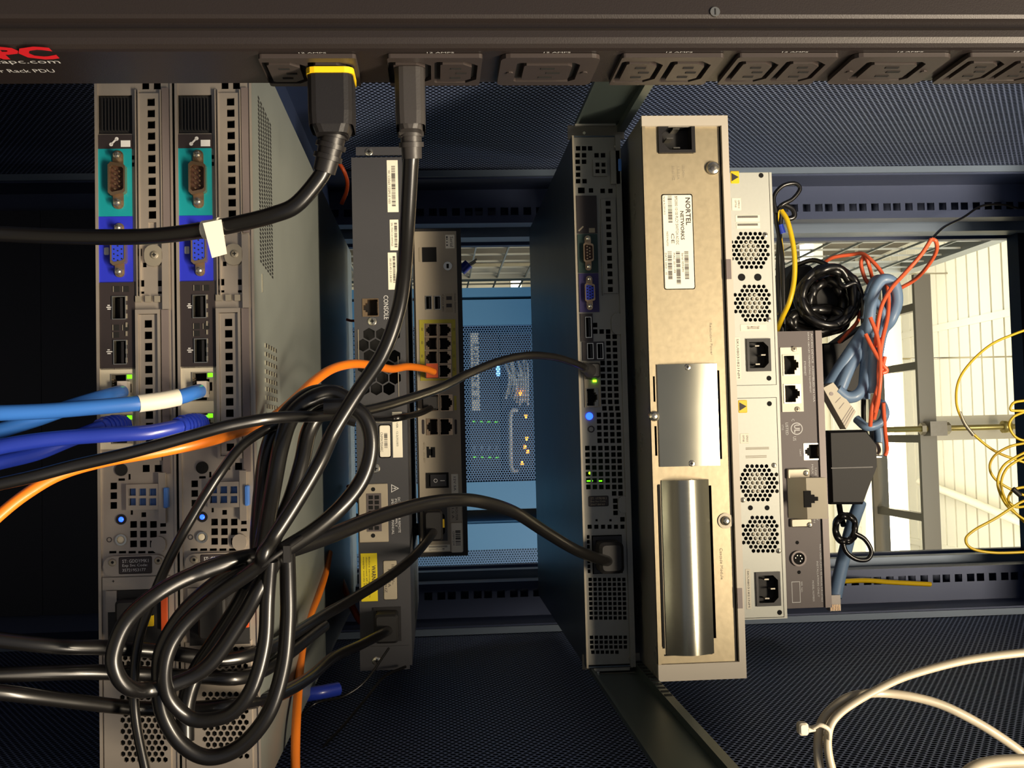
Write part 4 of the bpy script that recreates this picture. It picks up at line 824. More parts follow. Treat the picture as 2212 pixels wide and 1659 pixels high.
# ================================================================== TALL SWITCH ON TOP OF IT
YN = .869; X0, X1, Z0, Z1 = RX(YN, 1402, 235, 1594, 1470)
nt_ = thing('network_switch', 'tall galvanised switch with cream cover, white maker label and two shiny blank plates', 'network switch', ((X0 + X1) / 2, 1.0, Z0))
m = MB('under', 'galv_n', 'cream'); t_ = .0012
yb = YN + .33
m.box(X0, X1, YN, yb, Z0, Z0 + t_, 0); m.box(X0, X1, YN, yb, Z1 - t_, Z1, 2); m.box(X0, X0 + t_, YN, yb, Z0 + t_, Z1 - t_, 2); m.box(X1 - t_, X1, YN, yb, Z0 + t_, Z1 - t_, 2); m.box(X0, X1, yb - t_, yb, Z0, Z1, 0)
link('chassis', m, nt_)
m = MB('galv_n'); hN = win(YN, (1420, 266, 1502, 332)) + [hole(YN, 1410, 812, 1417, 868), hole(YN, 1414, 920, 1421, 985), hole(YN, 1551, 798, 1559, 993), hole(YN, 1426, 1048, 1432, 1398), hole(YN, 1537, 1048, 1544, 1380)]
m.plate(X0 + .0045, X1 - .0082, Z0 + .0015, Z1 - .0062, YN + .003, .0015, hN); link('face_plate', m, nt_)
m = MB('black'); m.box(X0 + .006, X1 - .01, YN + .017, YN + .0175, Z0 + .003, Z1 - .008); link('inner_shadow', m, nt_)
m = MB('cream'); m.box(X0 - .0002, X0 + .0078, YN - .0008, YN + .004, Z0 - .0002, Z1 + .0002); m.box(X1 - .0125, X1 + .0002, YN - .0008, YN + .004, Z0 - .0002, Z1 + .0002); m.box(X0 + .0078, X1 - .0125, YN - .0008, YN + .004, Z1 - .005, Z1 + .0002); link('cover_edge', m, nt_, 'cream painted cover edge')
m = MB('galv_n'); m.box(X0 + .0078, X1 - .0125, YN - .0004, YN + .003, Z0, Z0 + .0025); link('bottom_flange', m, nt_)
m = MB('brown_e'); 
for yy in (580, 1290): m = MB('brown_e'); fbox(m, YN, 1568 + .034 * (yy - 580), yy - 20, 1579 + .034 * (yy - 580), yy + 24, -.0012, .002); link('cover_clip', m, nt_)
YG = YN + .003
iec(nt_, YG, 1420, 266, 1502, 332, flip=-1)
screw(nt_, YG, 1539, 364, 15, 'chrome', hgt=.004, slot=False); led(nt_, YG - .004, 1539, 364, 5, 'dark_sw', 'drive_recess', hgt=.0003)
flabel(nt_, YG, 1430, 416, 1500, 628, [('t', 'NORTEL', 1481, 426, 1492, 487, 1), ('t', 'NETWORKS', 1470, 455, 1478, 519, 1), ('t', 'BPS2000 10/100 PLCY SWITCH AC/DC', 1459, 422, 1465, 530), ('b', 1443, 422, 1452, 482, 20), ('t', 'Part# AL2001A15', 1433, 424, 1437, 464),
    ('t', 'CE', 1450, 504, 1457, 526), ('t', 'MADE IN MALAYSIA', 1440, 500, 1444, 532), ('b', 1443, 542, 1452, 606, 22), ('b', 1461, 542, 1470, 616, 26), ('b', 1479, 542, 1488, 604, 22), ('t', 'DATE 2003 - 10', 1437, 546, 1441, 594), ('t', 'MAC 00:11:F9', 1455, 546, 1459, 590), ('t', 'Serial SDNIP0', 1473, 546, 1477, 588)], 'maker_label', 'white printed maker label', r=5)
m = MB('ink_l'); ftext(m, YG - .0002, '100-240V~', 1474, 356, 1479, 384); ftext(m, YG - .0002, '1.5-0.5A', 1463, 360, 1468, 388); ftext(m, YG - .0002, '50-60 HZ', 1452, 358, 1457, 390); link('rating_print', m, nt_)
for tx_ in (('Redundant Power', 1534, 697, 1539, 768), ('Cascade Module', 1556, 1184, 1562, 1252)): m = MB('ink_l'); ftext(m, YG - .0002, *tx_); link('face_print', m, nt_)
m = MB('smear'); a, b, c, d = RX(YG, 1420, 785, 1553, 1008); n = 44
for i in range(n):          # plate bowed slightly outward
    u0, u1 = i / n, (i + 1) / n; k = lambda u: YG - .0012 - .0022 * math.sin(PI * u)
    m.add([(a, k(u0), c + (d - c) * u0), (b, k(u0), c + (d - c) * u0), (b, k(u1), c + (d - c) * u1), (a, k(u1), c + (d - c) * u1)], [(0, 1, 2, 3)], 0, True)
m.box(a, b, YG - .0012, YG, c, d); link('blank_plate', m, nt_, 'square polished blank plate')
screw(nt_, YG - .003, 1485, 793, 7); screw(nt_, YG - .003, 1494, 1001, 7)
m = MB('brush'); a, b, c, d = RX(YG, 1433, 1036, 1537, 1412)
for i in range(n):
    u0, u1 = i / n, (i + 1) / n; k = lambda u: YG - .001 - .0075 * math.sin(PI * u)
    m.add([(a, k(u0), c + (d - c) * u0), (b, k(u0), c + (d - c) * u0), (b, k(u1), c + (d - c) * u1), (a, k(u1), c + (d - c) * u1)], [(0, 1, 2, 3)], 0, True)
for xx in (a, b): m.add([(xx, YG, c)] + [(xx, YG - .001 - .0075 * math.sin(PI * i / n), c + (d - c) * i / n) for i in range(n + 1)] + [(xx, YG, d)], [list(range(n + 3))])
link('blank_plate', m, nt_, 'long brushed blank plate, bowed outward')
m = MB('black'); fbox(m, YG, 1434, 1412, 1540, 1415, -.0003, 0); fbox(m, YG, 1426, 1046, 1431, 1400, -.0004, 0); link('plate_gap', m, nt_)
c = P(1567, 1125, YG); m = MB('galv'); m.ring((c.x, YG - .001, c.z), 10 * YN / FPX, 17 * YN / FPX, .001); link('washer', m, nt_)
screw(nt_, YG - .0004, 1567, 1125, 10, hgt=.0035, slot=False); screw(nt_, YG, 1411, 899, 12, hgt=.006, slot=False)
# ================================================================== TWIN-MODULE UNIT
YU = 1.10; X0, X1, Z0, Z1 = RX(YU, 1572, 360, 1685, 1342)
tu = thing('storage_enclosure', 'pale grey enclosure with two power modules and four round fan grilles', 'enclosure', ((X0 + X1) / 2, 1.2, Z0))
body(tu, X0, X1, YU, 1.37, Z0, Z1, 'white_unit', shade_dy=.02)
m = MB('white_unit'); m.plate(X0, X1, Z0, Z1, YU - .001, .0015, [(lambda r: [(r[0], r[2]), (r[1], r[2]), (r[1], r[3]), (r[0], r[3])])(RX(YU, 1568, 366, 1671, 838)), (lambda r: [(r[0], r[2]), (r[1], r[2]), (r[1], r[3]), (r[0], r[3])])(RX(YU, 1584, 856, 1687, 1336))]); link('rim', m, tu)
def fan_holes(cx, cy):
    out = []; inn = []
    for r in range(-5, 6):
        for k in range(-5, 6):
            xx = 10.4 * k + (5.2 if r % 2 else 0); yy = 9.0 * r; rr = math.hypot(xx, yy)
            if abs(yy) > 37: continue
            lim = 24 if abs(yy) > 32 else (30 if abs(yy) > 24 else 43)
            if abs(xx) > lim: continue
            out.append(hexh(YU, cx + xx + .034 * yy, cy + yy, 4.6, 0))
    return out
def psu(x0, y0, x1, y1, fans, tag, ix, labs):
    a, b, c, d = RX(YU, x0, y0, x1, y1); m = MB('white_unit'); hh = []
    for f in fans: hh += fan_holes(*f)
    hh += win(YU, ix)
    m.plate(a, b, c, d, YU - .0004, .0012, hh); md = link('power_module', m, tu)
    for f in fans:
        cc_ = P(f[0], f[1], YU); s_ = YU / FPX; m = MB('beige_l', 'black'); m.cyl((cc_.x, YU + .004, cc_.z), 22 * s_, .003, n=24); n2 = 0
        for r in range(-2, 3):
            for k in range(-2, 3):
                xx = 8.4 * k + (4.2 if r % 2 else 0); yy = 7.4 * r
                if math.hypot(xx, yy) < 18: m.ring((cc_.x + yy * s_, YU + .0036, cc_.z + xx * s_), 2.7 * s_, 3.6 * s_, .0003, 8, 1 if (r + k) % 3 == 0 else 0)
        link('fan_hub', m, md, 'pale hub behind the grille')
    o = flabel(md, YU - .0004, *tag, [('t', 'SKUI8031821NM', tag[0] + 4, tag[1] + 4, tag[2] - 3, tag[3] - 4)], 'serial_strip', 'white serial strip', r=1)
    iec(md, YU - .0008, *ix, name='power_inlet', pins=((-.28, -.05), (0, .2), (.28, -.05)))
    for l in labs: flabel(md, YU - .0004, *l[:4], l[4], r=1)
    return md
p1 = psu(1569, 367, 1670, 837, ((1622, 541), (1630, 655)), (1588, 727, 1600, 822), (1612, 731, 1665, 803), [(1580, 427, 1601, 455, [('t', 'GPRS10', 1594, 432, 1598, 450), ('t', 'OPTN8', 1587, 432, 1591, 448)]), (1587, 464, 1642, 479, [('b', 1592, 466, 1638, 471, 2)]), (1589, 481, 1643, 494, [('b', 1592, 483, 1638, 488, 2)]), (1598, 700, 1657, 715, [('t', 'S4000', 1612, 704, 1642, 711)])])
p2 = psu(1585, 857, 1686, 1335, ((1636, 1043), (1647, 1154)), (1611, 1229, 1622, 1316), (1632, 1235, 1686, 1309), [(1598, 936, 1618, 958, [('t', 'GPRS10', 1612, 940, 1616, 954), ('t', 'OPTN8', 1604, 940, 1608, 954)])])
m = MB('ink_l'); bars(m, YU - .0006, 1610, 966, 1662, 972, 0, 3); bars(m, YU - .0006, 1610, 984, 1657, 990, 0, 3); link('barcode_print', m, p2)
for pm, yy in ((p1, 383), (p2, 878)):
    X_ = 1585 if pm == p1 else 1602
    a, b, c, d = RX(YU, X_ - 8, yy - 14, X_ + 12, yy + 14); m = MB('yellow', 'ink'); m.rb(a, b, YU - .0010, YU - .0004, c, d, .001)
    cx_, cz_ = (a + b) / 2, (c + d) / 2; m.add([(cx_ - .0042, YU - .0011, cz_ - .0035), (cx_ + .0042, YU - .0011, cz_ - .0035), (cx_, YU - .0011, cz_ + .0038)], [(0, 1, 2)], 1); link('static_label', m, pm, 'yellow caution sticker')
for (x_, y_, pm) in ((1644, 379, p1), (1661, 817, p1), (1662, 872, p2), (1684, 1323, p2), (1602, 599, p1), (1637, 599, p1), (1621, 1097, p2), (1657, 1097, p2)): led(pm, YU - .0004, x_, y_, 5.5, 'black', 'screw_hole', 8 if x_ in (1602, 1637) else None, hgt=.0002)
for (x_, y_, pm) in ((1653, 507, p1), (1660, 690, p1), (1672, 1005, p2), (1682, 1190, p2), (1605, 1080, p2)): screw(pm, YU - .0004, x_, y_, 5.5)
# ================================================================== TAUPE BOX
YB = 1.12; X0, X1, Z0, Z1 = RX(YB, 1688, 709, 1786, 1316)
tb = thing('network_terminal', 'dark taupe box with a white twin-port plate and a round port, above the pale enclosure', 'network device', ((X0 + X1) / 2, 1.2, Z0))
TP = win(YB, (1690, 765, 1728, 812), (1692, 829, 1731, 872), (1735, 957, 1772, 994))
body(tb, X0, X1, YB + .0008, YB + .16, Z0, Z1, 'brown', shade_dy=.013, name='case')
m = MB('brown'); m.plate(X0, X1, Z0, Z1, YB, .001, TP); link('face_plate', m, tb)
m = MB('brown_e'); m.box(X0, X1, YB - .0025, YB + .001, Z1 - .0065, Z1); link('case_lip', m, tb)
m = MB('white'); fplate(m, YB, 1686, 749, 1734, 891, -.0012, .0012, TP); pl_ = link('port_plate', m, tb, 'white twin-port plate')
rj45(pl_, YB - .0014, 1690, 765, 1728, 812, 'chrome', side=1, frame=3); rj45(pl_, YB - .0014, 1692, 829, 1731, 872, 'chrome', side=1, frame=3)
screw(pl_, YB - .0012, 1715, 754, 6, 'galv'); screw(pl_, YB - .0012, 1722, 884, 6, 'galv')
rj45(tb, YB, 1735, 957, 1772, 994, 'chrome', side=-1, frame=3)
yy = YB - .0002
for tx_ in (('ETHERNET', 1737, 780, 1741, 812), ('DATA CIRCUIT-TERMINATING EQUIPMENT', 1746, 716, 1750, 850), ('ACCESS DEVICE  ASSEMBLED IN USA', 1754, 718, 1758, 870), ('CRAFT', 1727, 970, 1731, 986), ('MAX 1500V RMS ISOLATION', 1755, 1002, 1759, 1130), ('USE ONLY WITH SUPPLY', 1762, 1010, 1766, 1126), ('MADE UNDER LICENCE. SEE MANUAL FOR DETAILS', 1772, 1175, 1776, 1300), ('INSTALLATION ONLY', 1765, 1212, 1769, 1290), ('MODEL NUMBER', 1755, 1254, 1759, 1300), ('SER. NO.', 1730, 1256, 1734, 1280)):
    m = MB('ink_w'); ftext(m, yy, *tx_); link('panel_print', m, tb)
m = MB('ink_w'); c = P(1721, 926, yy); m.ring((c.x, yy, c.z), 11.5 * YB / FPX, 13.5 * YB / FPX, .0001, 28); ftext(m, yy, 'UL', 1715, 917, 1728, 935, bold=.02)
ftext(m, yy, 'C', 1710, 905, 1716, 910); ftext(m, yy, 'US', 1713, 943, 1720, 952); ftext(m, yy, 'LISTED', 1697, 913, 1703, 940); ftext(m, yy, 'I.T.E.', 1689, 918, 1693, 930); link('safety_mark', m, tb)
m = MB('ink_w'); a, b, c, d = RX(YB, 1710, 1256, 1729, 1302); m.plate(a, b, c, d, yy, .0001, [[(a + .0006, c + .0006), (b - .0006, c + .0006), (b - .0006, d - .0006), (a + .0006, d - .0006)]]); link('print_frame', m, tb)
c = P(1724, 1206, YB); m = MB('brown_e', 'black', 'chrome'); s_ = YB / FPX; m.ring((c.x, YB - .003, c.z), 13 * s_, 17 * s_, .003, 28, 0); m.cyl((c.x, YB - .0012, c.z), 13.2 * s_, .001, n=24, mi=1)
for k in range(5): a_ = PI * (.1 + .2 * k) * 1.6; m.cyl((c.x + 7 * s_ * math.cos(a_), YB - .0022, c.z + 7 * s_ * math.sin(a_)), 1.3 * s_, .002, n=8, mi=2)
link('round_port', m, tb)
led(tb, YB, 1722, 1172, 4, 'black', 'screw_hole', hgt=.0002); led(tb, YB, 1726, 1236, 4, 'black', 'screw_hole', hgt=.0002)
# beige serial adapter plugged in to the taupe box
sa = thing('serial_adapter', 'beige serial-to-modular adapter screwed on to the taupe box', 'adapter', P(1735, 1075, YB))
m = MB('galv'); frb(m, YB, 1698, 1012, 1748, 1034, -.0045, -.0006, 3); link('flange', m, sa)
m = MB('galv'); frb(m, YB, 1706, 1120, 1752, 1138, -.0045, -.0006, 3); link('flange', m, sa)
m = MB('beige_l'); a, b, c, d = RX(YB, 1700, 1030, 1768, 1118)
m.prismax([(c, 0), (c + .012, -.022), (d, -.026), (d, 0)], lambda u, v, q: (q, YB - .001 + v, u), a, b); link('body', m, sa)
m = MB('black'); X_0, X_1, Z_0, Z_1 = RX(YB - .027, 1737, 1060, 1768, 1096); k_ = (Z_1 - Z_0); w_ = X_1 - X_0
m.prism([(X_0, Z_0), (X_1, Z_0), (X_1, Z_0 + k_ * .5), (X_1 - w_ * .25, Z_0 + k_ * .5), (X_1 - w_ * .25, Z_0 + k_ * .75), (X_1 - w_ * .38, Z_0 + k_ * .75), (X_1 - w_ * .38, Z_1), (X_0 + w_ * .38, Z_1), (X_0 + w_ * .38, Z_0 + k_ * .75), (X_0 + w_ * .25, Z_0 + k_ * .75), (X_0 + w_ * .25, Z_0 + k_ * .5), (X_0, Z_0 + k_ * .5)], YB - .0268, YB - .024); link('network_port', m, sa)
screw(sa, YB - .0045, 1741, 1022, 6); screw(sa, YB - .0045, 1749, 1134, 6)

# ================================================================== POWER CORDS
cd = thing('power_cable', 'black power cord with a yellow-ringed plug in the power strip, running off to the left', 'cable', (PXX, YC, zat(712)))
def plug(root, px, half_z, half_y, x_end, ring, mats):
    z = zat(px); x0 = PXX + .0026
    sec = lambda k, kk=1: rpoly(z - half_z * k, z + half_z * k, YC - half_y * kk, YC + half_y * kk, .004)
    m = MB(mats); prev = None; st = [(x0, 1, 1), (x0 + .020, 1, 1), (x0 + .026, .97, .98), (x_end - .006, .93, .9), (x_end, .72, .7)]
    vs = []; n = 16
    for (x, k, kk) in st: vs += [(x, q[1], q[0]) for q in sec(k, kk)]
    fs = [(i * n + j, i * n + (j + 1) % n, (i + 1) * n + (j + 1) % n, (i + 1) * n + j) for i in range(len(st) - 1) for j in range(n)] + [list(range(n)), list(range(len(st) * n - 1, len(st) * n - n - 1, -1))]
    m.add(vs, fs, 0, False); pl = link('plug', m, root)
    if ring:
        m = MB('yellow'); m.prismax(sec(1.05, 1.05), lambda u, v, a: (a, v, u), x0 + .0005, x0 + .0032); link('plug_ring', m, pl, 'yellow locking ring')
    return pl
pl = plug(cd, 712, .0102, .0118, -.1385, True, 'plastic')
def boot(root, pts, r0, r1, ribs, mm):
    P_ = spline(pts, 10); m = MB(mm); m.tube(pts, lambda t: r0 + (r1 - r0) * t, 14, 0, 8)
    N = len(P_) - 1
    for i in range(ribs):
        t = .25 + .7 * i / ribs; k = int(t * N); a = P_[k]; b = P_[min(N, k + 1)]; d = (b - a).normalized() * .0011
        m.tube([a - d, a, a + d], (r0 + (r1 - r0) * t) * 1.22, 14, 0, 2)
    return link('strain_relief', m, root)
b0 = Vector((-.1385, YC, zat(712)))
boot(cd, [b0, P(724, 262, .518), P(716, 310, .520), P(700, 372, .522)], .0072, .0052, 6, 'plastic')
CB = [(706, 350, .5215), (690, 385, .522), (640, 442, .524), (590, 464, .526), (520, 482, .530), (440, 497, .535), (330, 510, .545), (200, 512, .555), (60, 508, .56), (-90, 500, .56)]
m = MB('rubber'); m.tube([P(*p) for p in CB], .0039, 14); cbl = link('cord', m, cd)
m = MB('white', 'ink_l'); tp = [P(x, y, .5275) for x, y in ((438, 482), (478, 474), (490, 548), (458, 557))]
tb_ = [p + Vector((0, .0006, 0)) for p in tp]; m.add(tp + tb_, [(0, 1, 2, 3), (7, 6, 5, 4), (0, 4, 5, 1), (1, 5, 6, 2), (2, 6, 7, 3), (3, 7, 4, 0)])
m.tube([P(440, 497, .5350), P(462, 494, .5335), P(478, 489, .532)], .0044, 14, 0, 4); link('flag_label', m, cd, 'white wrap-round flag label')
# second cord, grey plug, down into the coil
cd2 = thing('power_cable', 'black power cord with a charcoal plug in the power strip, looped into the tied coil', 'cable', (PXX, YC, zat(884)))
plug(cd2, 884, .0068, .0110, -.1400, False, 'grey_rubber')
boot(cd2, [Vector((-.1400, YC, zat(884))), P(886, 258, .520), P(888, 300, .522), P(890, 343, .524)], .0056, .0046, 4, 'grey_rubber')
C2 = [(888, 325, .524), (887, 352, .525), (880, 480, .54), (872, 600, .56), (858, 680, .57), (826, 765, .575), (770, 850, .58), (722, 930, .58), (690, 1000, .575), (640, 1085, .57), (592, 1160, .565), (570, 1195, .56),
      (555, 1225, .565), (450, 1300, .57), (385, 1365, .57), (357, 1432, .57), (362, 1500, .575), (400, 1545, .58), (440, 1556, .58), (500, 1540, .578), (545, 1485, .575), (572, 1390, .575), (578, 1290, .575), (584, 1210, .57)]
m = MB('rubber'); m.tube([P(*p) for p in C2], .0038, 14); link('cord', m, cd2)
# cord of the middle server
cd3 = thing('power_cable', 'thick black power cord arching from the middle server to the tied coil', 'cable', P(1315, 1205, .92))
C3 = [(1322, 1214, .915), (1290, 1206, .89), (1240, 1186, .86), (1180, 1150, .83), (1110, 1106, .79), (1040, 1084, .76), (980, 1080, .73), (900, 1092, .70), (800, 1122, .66), (700, 1162, .62), (600, 1194, .59), (510, 1210, .575), (420, 1240, .567), (340, 1282, .56), (275, 1340, .558), (246, 1410, .558), (252, 1455, .56), (278, 1485, .565), (320, 1490, .575), (400, 1468, .58), (458, 1429, .58), (522, 1337, .577), (560, 1270, .574), (588, 1222, .580), (600, 1180, .590)]
m = MB('rubber'); m.tube([P(*p) for p in C3], lambda t: .0044 if t < .5 else .0040, 14); link('cord', m, cd3)
m = MB('plastic_d'); a, b, c, d = RX(YM, 1286, 1166, 1338, 1232); m.rb(a, b, .905, YM + .008, c, d, .004); link('plug', m, cd3)
# further strands of the coil
def cord(label, pts, r, mm='rubber', cat='cable', name='power_cable', group=None, n=12, sub=8): return pcable(name, label, cat, pts, r, mm, n=n, sub=sub, group=group)
G = 'strands of the tied coil'
cord('black cord making the widest loop at the bottom of the tied coil', [(620, 1190, .582), (622, 1260, .588), (622, 1340, .592), (612, 1440, .595), (580, 1540, .597), (520, 1612, .60), (450, 1636, .60), (390, 1605, .598), (352, 1540, .596), (345, 1470, .594), (352, 1400, .594), (400, 1320, .592), (480, 1250, .59), (560, 1200, .582)], .0042, group=G)
cord('black cord bowing right of the coil, over the edge of the charcoal switch', [(700, 878, .60), (760, 880, .60), (792, 910, .60), (802, 965, .60), (785, 1030, .60), (740, 1092, .598), (680, 1145, .59), (610, 1190, .578)], .0042, group=G)
cord('black cord forming the top bend of the coil under the orange cable', [(760, 870, .615), (718, 850, .615), (672, 862, .612), (630, 900, .61), (608, 960, .605), (592, 1040, .60), (578, 1120, .59), (566, 1190, .58)], .0046, group=G)
cord('black cord running straight down inside the coil, left of the top bend', [(740, 852, .625), (680, 850, .625), (634, 880, .622), (596, 930, .62), (576, 990, .615), (566, 1070, .605), (560, 1150, .595), (556, 1220, .59), (520, 1300, .60), (470, 1380, .606), (425, 1450, .608), (402, 1520, .606), (400, 1600, .604)], .0048, group=G)
cord('black cord between the top bend and the bowing strand of the coil', [(770, 905, .622), (700, 890, .62), (668, 930, .618), (652, 1000, .612), (628, 1080, .605), (596, 1150, .592), (570, 1200, .586), (520, 1260, .59)], .0044, group=G)
cord('thin black cord curving down the left servers to the bottom edge', [(640, 905, .615), (580, 925, .612), (520, 965, .60), (470, 1030, .59), (425, 1100, .588), (375, 1190, .59), (330, 1290, .60), (300, 1380, .605), (290, 1470, .605), (294, 1560, .603), (318, 1680, .60)], .0026, group=G)
tie = thing('cable_tie', 'dark tie cinching the tied coil of black cords', 'tie', P(590, 1195, .575))
m = MB('plastic_d'); c0 = P(585, 1196, .585)
m.tube([c0 + Vector((-.008 * math.cos(a), .026 * math.sin(a), .030 * math.cos(a) * .4 + .004)) for a in [PI * 2 * k / 16 for k in range(17)]], .0012, 8, 0, 3); link('band', m, tie)
m = MB('plastic_d'); fbox(m, .560, 612, 1180, 626, 1215, 0, .006); link('head', m, tie)
cord('black cord from the small router dropping to lower left over the charcoal switch', [(936, 1150, 1.075), (925, 1165, 1.03), (890, 1205, .95), (840, 1245, .91), (760, 1295, .86), (690, 1335, .80), (620, 1378, .715), (560, 1408, .652), (480, 1425, .634), (380, 1412, .625), (260, 1400, .61), (120, 1396, .59), (-60, 1375, .58)], .0040)
r_ = MB('plastic_d', 'yellow'); a, b, c, d = RX(YF, 917, 1100, 956, 1164); r_.rb(a, b, YF - .024, YF + .004, c, d, .003); fbox(r_, YF, 954, 1120, 960, 1138, -.010, -.004, 1)
rp = link('plug', r_, bpy.data.objects[[o.name for o in bpy.data.objects if o.get('label', '').startswith('black cord from the small router')][0]])
cord('black cord from the charcoal switch, lowest of the cords running left', [(838, 1362, .955), (820, 1372, .93), (780, 1392, .90), (720, 1420, .85), (670, 1462, .79), (600, 1502, .69), (520, 1520, .634), (420, 1530, .629), (300, 1530, .625), (160, 1515, .60), (40, 1500, .58), (-60, 1490, .57)], .0040)
o_ = [o for o in bpy.data.objects if o.get('label', '').startswith('black cord from the charcoal')][0]
r_ = MB('plastic_d'); a, b, c, d = RX(YW, 813, 1318, 862, 1378); r_.rb(a, b, YW - .026, YW + .006, c, d, .003); link('plug', r_, o_)
cord('dim black cord across the lower left, above the lowest one', [(700, 1352, .80), (560, 1452, .652), (430, 1462, .63), (300, 1455, .62), (150, 1452, .60), (-60, 1462, .58)], .0040)
cord('thin black lead trailing from the end of the charcoal switch', [(876, 1440, .97), (830, 1462, .95), (790, 1510, .93), (740, 1570, .90), (690, 1625, .87), (660, 1700, .85)], .0012, n=8)
cord('thin grey lead drooping beside the royal blue plug, low centre', [(840, 1400, .95), (790, 1470, .93), (740, 1505, .92), (680, 1520, .90), (640, 1560, .90)], .0010, n=8)
# ================================================================== DATA CABLES
nc = thing('network_cable', 'black network cable from the middle server sweeping left across the picture', 'cable', P(1275, 795, .92))
m = MB('rubber'); m.tube([P(*p) for p in [(1268, 797, .905), (1245, 786, .89), (1200, 772, .87), (1140, 768, .84), (1080, 780, .81), (1010, 808, .77), (950, 838, .73), (880, 862, .69), (800, 884, .65), (700, 898, .61), (600, 902, .585), (500, 918, .575), (400, 945, .57), (280, 978, .565), (160, 1006, .56), (60, 1032, .555), (-70, 1060, .55)]], lambda t: .0029 + .0002 * t, 14); link('cord', m, nc)
m = MB('plastic_d'); m.tube([P(1262, 794, .900), P(1272, 800, .915), P(1280, 804, YM + .004)], lambda t: .0042 + .003 * t, 12, 0, 4); link('boot', m, nc)
m = MB('plastic_d'); a, b, c, d = RX(YM, 1264, 786, 1292, 818); m.rb(a, b, .915, YM + .006, c, d, .002); link('plug', m, nc)
oc_ = thing('network_cable', 'orange network cable from the yellow-framed port block, crossing to lower left', 'cable', P(935, 800, 1.09))
m = MB('orange'); m.tube([P(*p) for p in [(936, 803, 1.07), (915, 796, 1.03), (880, 792, .97), (845, 797, .92), (810, 790, .87), (765, 786, .82), (720, 796, .78), (680, 822, .74), (640, 860, .70), (600, 895, .67), (560, 918, .655), (500, 938, .63), (430, 958, .612), (330, 978, .60), (220, 998, .592), (130, 1025, .585), (60, 1065, .58), (0, 1112, .575), (-60, 1170, .57)]], lambda t: .0033 - .0004 * t, 14); link('cord', m, oc_)
m = MB('orange_d'); fbox(m, YF, 921, 787, 946, 817, -.012, .006); link('plug', m, oc_)
bc = thing('network_cable', 'short black cable plugged in to the small router below the yellow frame', 'cable', P(925, 875, 1.09))
m = MB('rubber'); m.tube([P(*p) for p in [(930, 882, 1.075), (905, 893, 1.04), (870, 901, .963), (840, 905, .95), (800, 905, .90), (740, 890, .82), (700, 870, .72)]], .0030, 10); link('cord', m, bc)
m = MB('plastic_d'); frb(m, YF, 912, 856, 946, 886, -.020, .006, 5); link('plug', m, bc)
def patch(label, pts, mm, rad, plugx, plugy, sleeve=None, ribbed=False, group='blue patch cables in the left servers'):
    t = thing('network_cable', label, 'cable', P(plugx, plugy, YS), group)
    m = MB(mm); m.tube([P(*p) for p in pts], rad, 14); link('cord', m, t)
    m = MB('clear'); fbox(m, YS, plugx - 6, plugy - 17, plugx + 14, plugy + 17, -.008, .006); link('plug', m, t, 'clear modular plug')
    if ribbed:
        m = MB(mm); q = [P(*p) for p in pts[:3]]; m.tube(q, .0052, 12, 0, 4); pp = spline(q, 8)
        for k in range(1, len(pp) - 2, 2): d = (pp[k + 1] - pp[k]).normalized() * .0005; m.tube([pp[k] - d, pp[k], pp[k] + d], .0060, 12, 0, 2)
        link('boot', m, t)
    if sleeve:
        m = MB('white', 'ink_l'); q = [P(*p) for p in sleeve]; m.tube(q, rad + .0006, 14, 0, 6); link('sleeve_label', m, t, 'white wrapped sleeve')
    return t
patch('light blue patch cable in the upper port of the leftmost server', [(262, 847, .637), (250, 850, .625), (215, 860, .612), (150, 880, .603), (80, 905, .60), (0, 930, .597), (-70, 950, .595)], 'bluec', .0040, 268, 842)
patch('light blue patch cable with a white sleeve, plugged in the bare-lidded server', [(430, 845, .632), (415, 849, .620), (390, 857, .612), (330, 868, .603), (290, 872, .598), (200, 880, .592), (100, 888, .588), (0, 892, .585), (-70, 894, .585)], 'bluec', .0040, 438, 842, [(386, 858, .6105), (350, 865, .6055), (298, 872, .599)])
patch('royal blue patch cable in the lower port of the leftmost server', [(264, 920, .636), (246, 920, .622), (215, 926, .612), (150, 950, .607), (80, 978, .603), (0, 998, .60), (-70, 1015, .597)], 'blued', .0040, 270, 922, ribbed=True)
patch('royal blue patch cable in the lower port of the server with the bare lid', [(432, 916, .636), (412, 917, .622), (385, 922, .612), (320, 934, .603), (250, 938, .598), (160, 944, .594), (80, 952, .59), (0, 965, .587), (-70, 985, .585)], 'blued', .0040, 438, 914, ribbed=True)
pcable('network_cable', 'orange cable hanging down across the bare server lid at the bottom', 'cable', [(712, 1195, 1.07), (704, 1235, 1.02), (688, 1285, .95), (664, 1345, .88), (652, 1405, .84), (645, 1480, .79), (640, 1560, .75), (638, 1640, .73), (640, 1720, .72)], .0030, 'orange')
pcable('network_cable', 'short dark orange cable curve behind the yellow-ringed cord', 'cable', [(728, 346, 1.2), (742, 368, 1.2), (750, 392, 1.21), (748, 415, 1.22), (738, 440, 1.23)], .0022, 'orange_d')
pcable('network_cable', 'dark orange cable loop just left of the charcoal switch', 'cable', [(748, 690, 1.25), (762, 693, 1.25), (790, 690, 1.26)], .0014, 'orange_d')
pcable('network_cable', 'dark orange cable behind the beige connector of the charcoal switch', 'cable', [(752, 1050, 1.25), (762, 1068, 1.24), (776, 1085, 1.23), (790, 1110, 1.23)], .0022, 'orange_d')
pcable('network_cable', 'dark red cable bend behind the lower end of the charcoal switch', 'cable', [(730, 1235, 1.25), (752, 1290, 1.2), (768, 1325, 1.18), (780, 1345, 1.18)], .0035, 'orange_d')
pb = thing('network_cable', 'royal blue ribbed plug poking out below the charcoal switch', 'cable', P(690, 1490, .92))
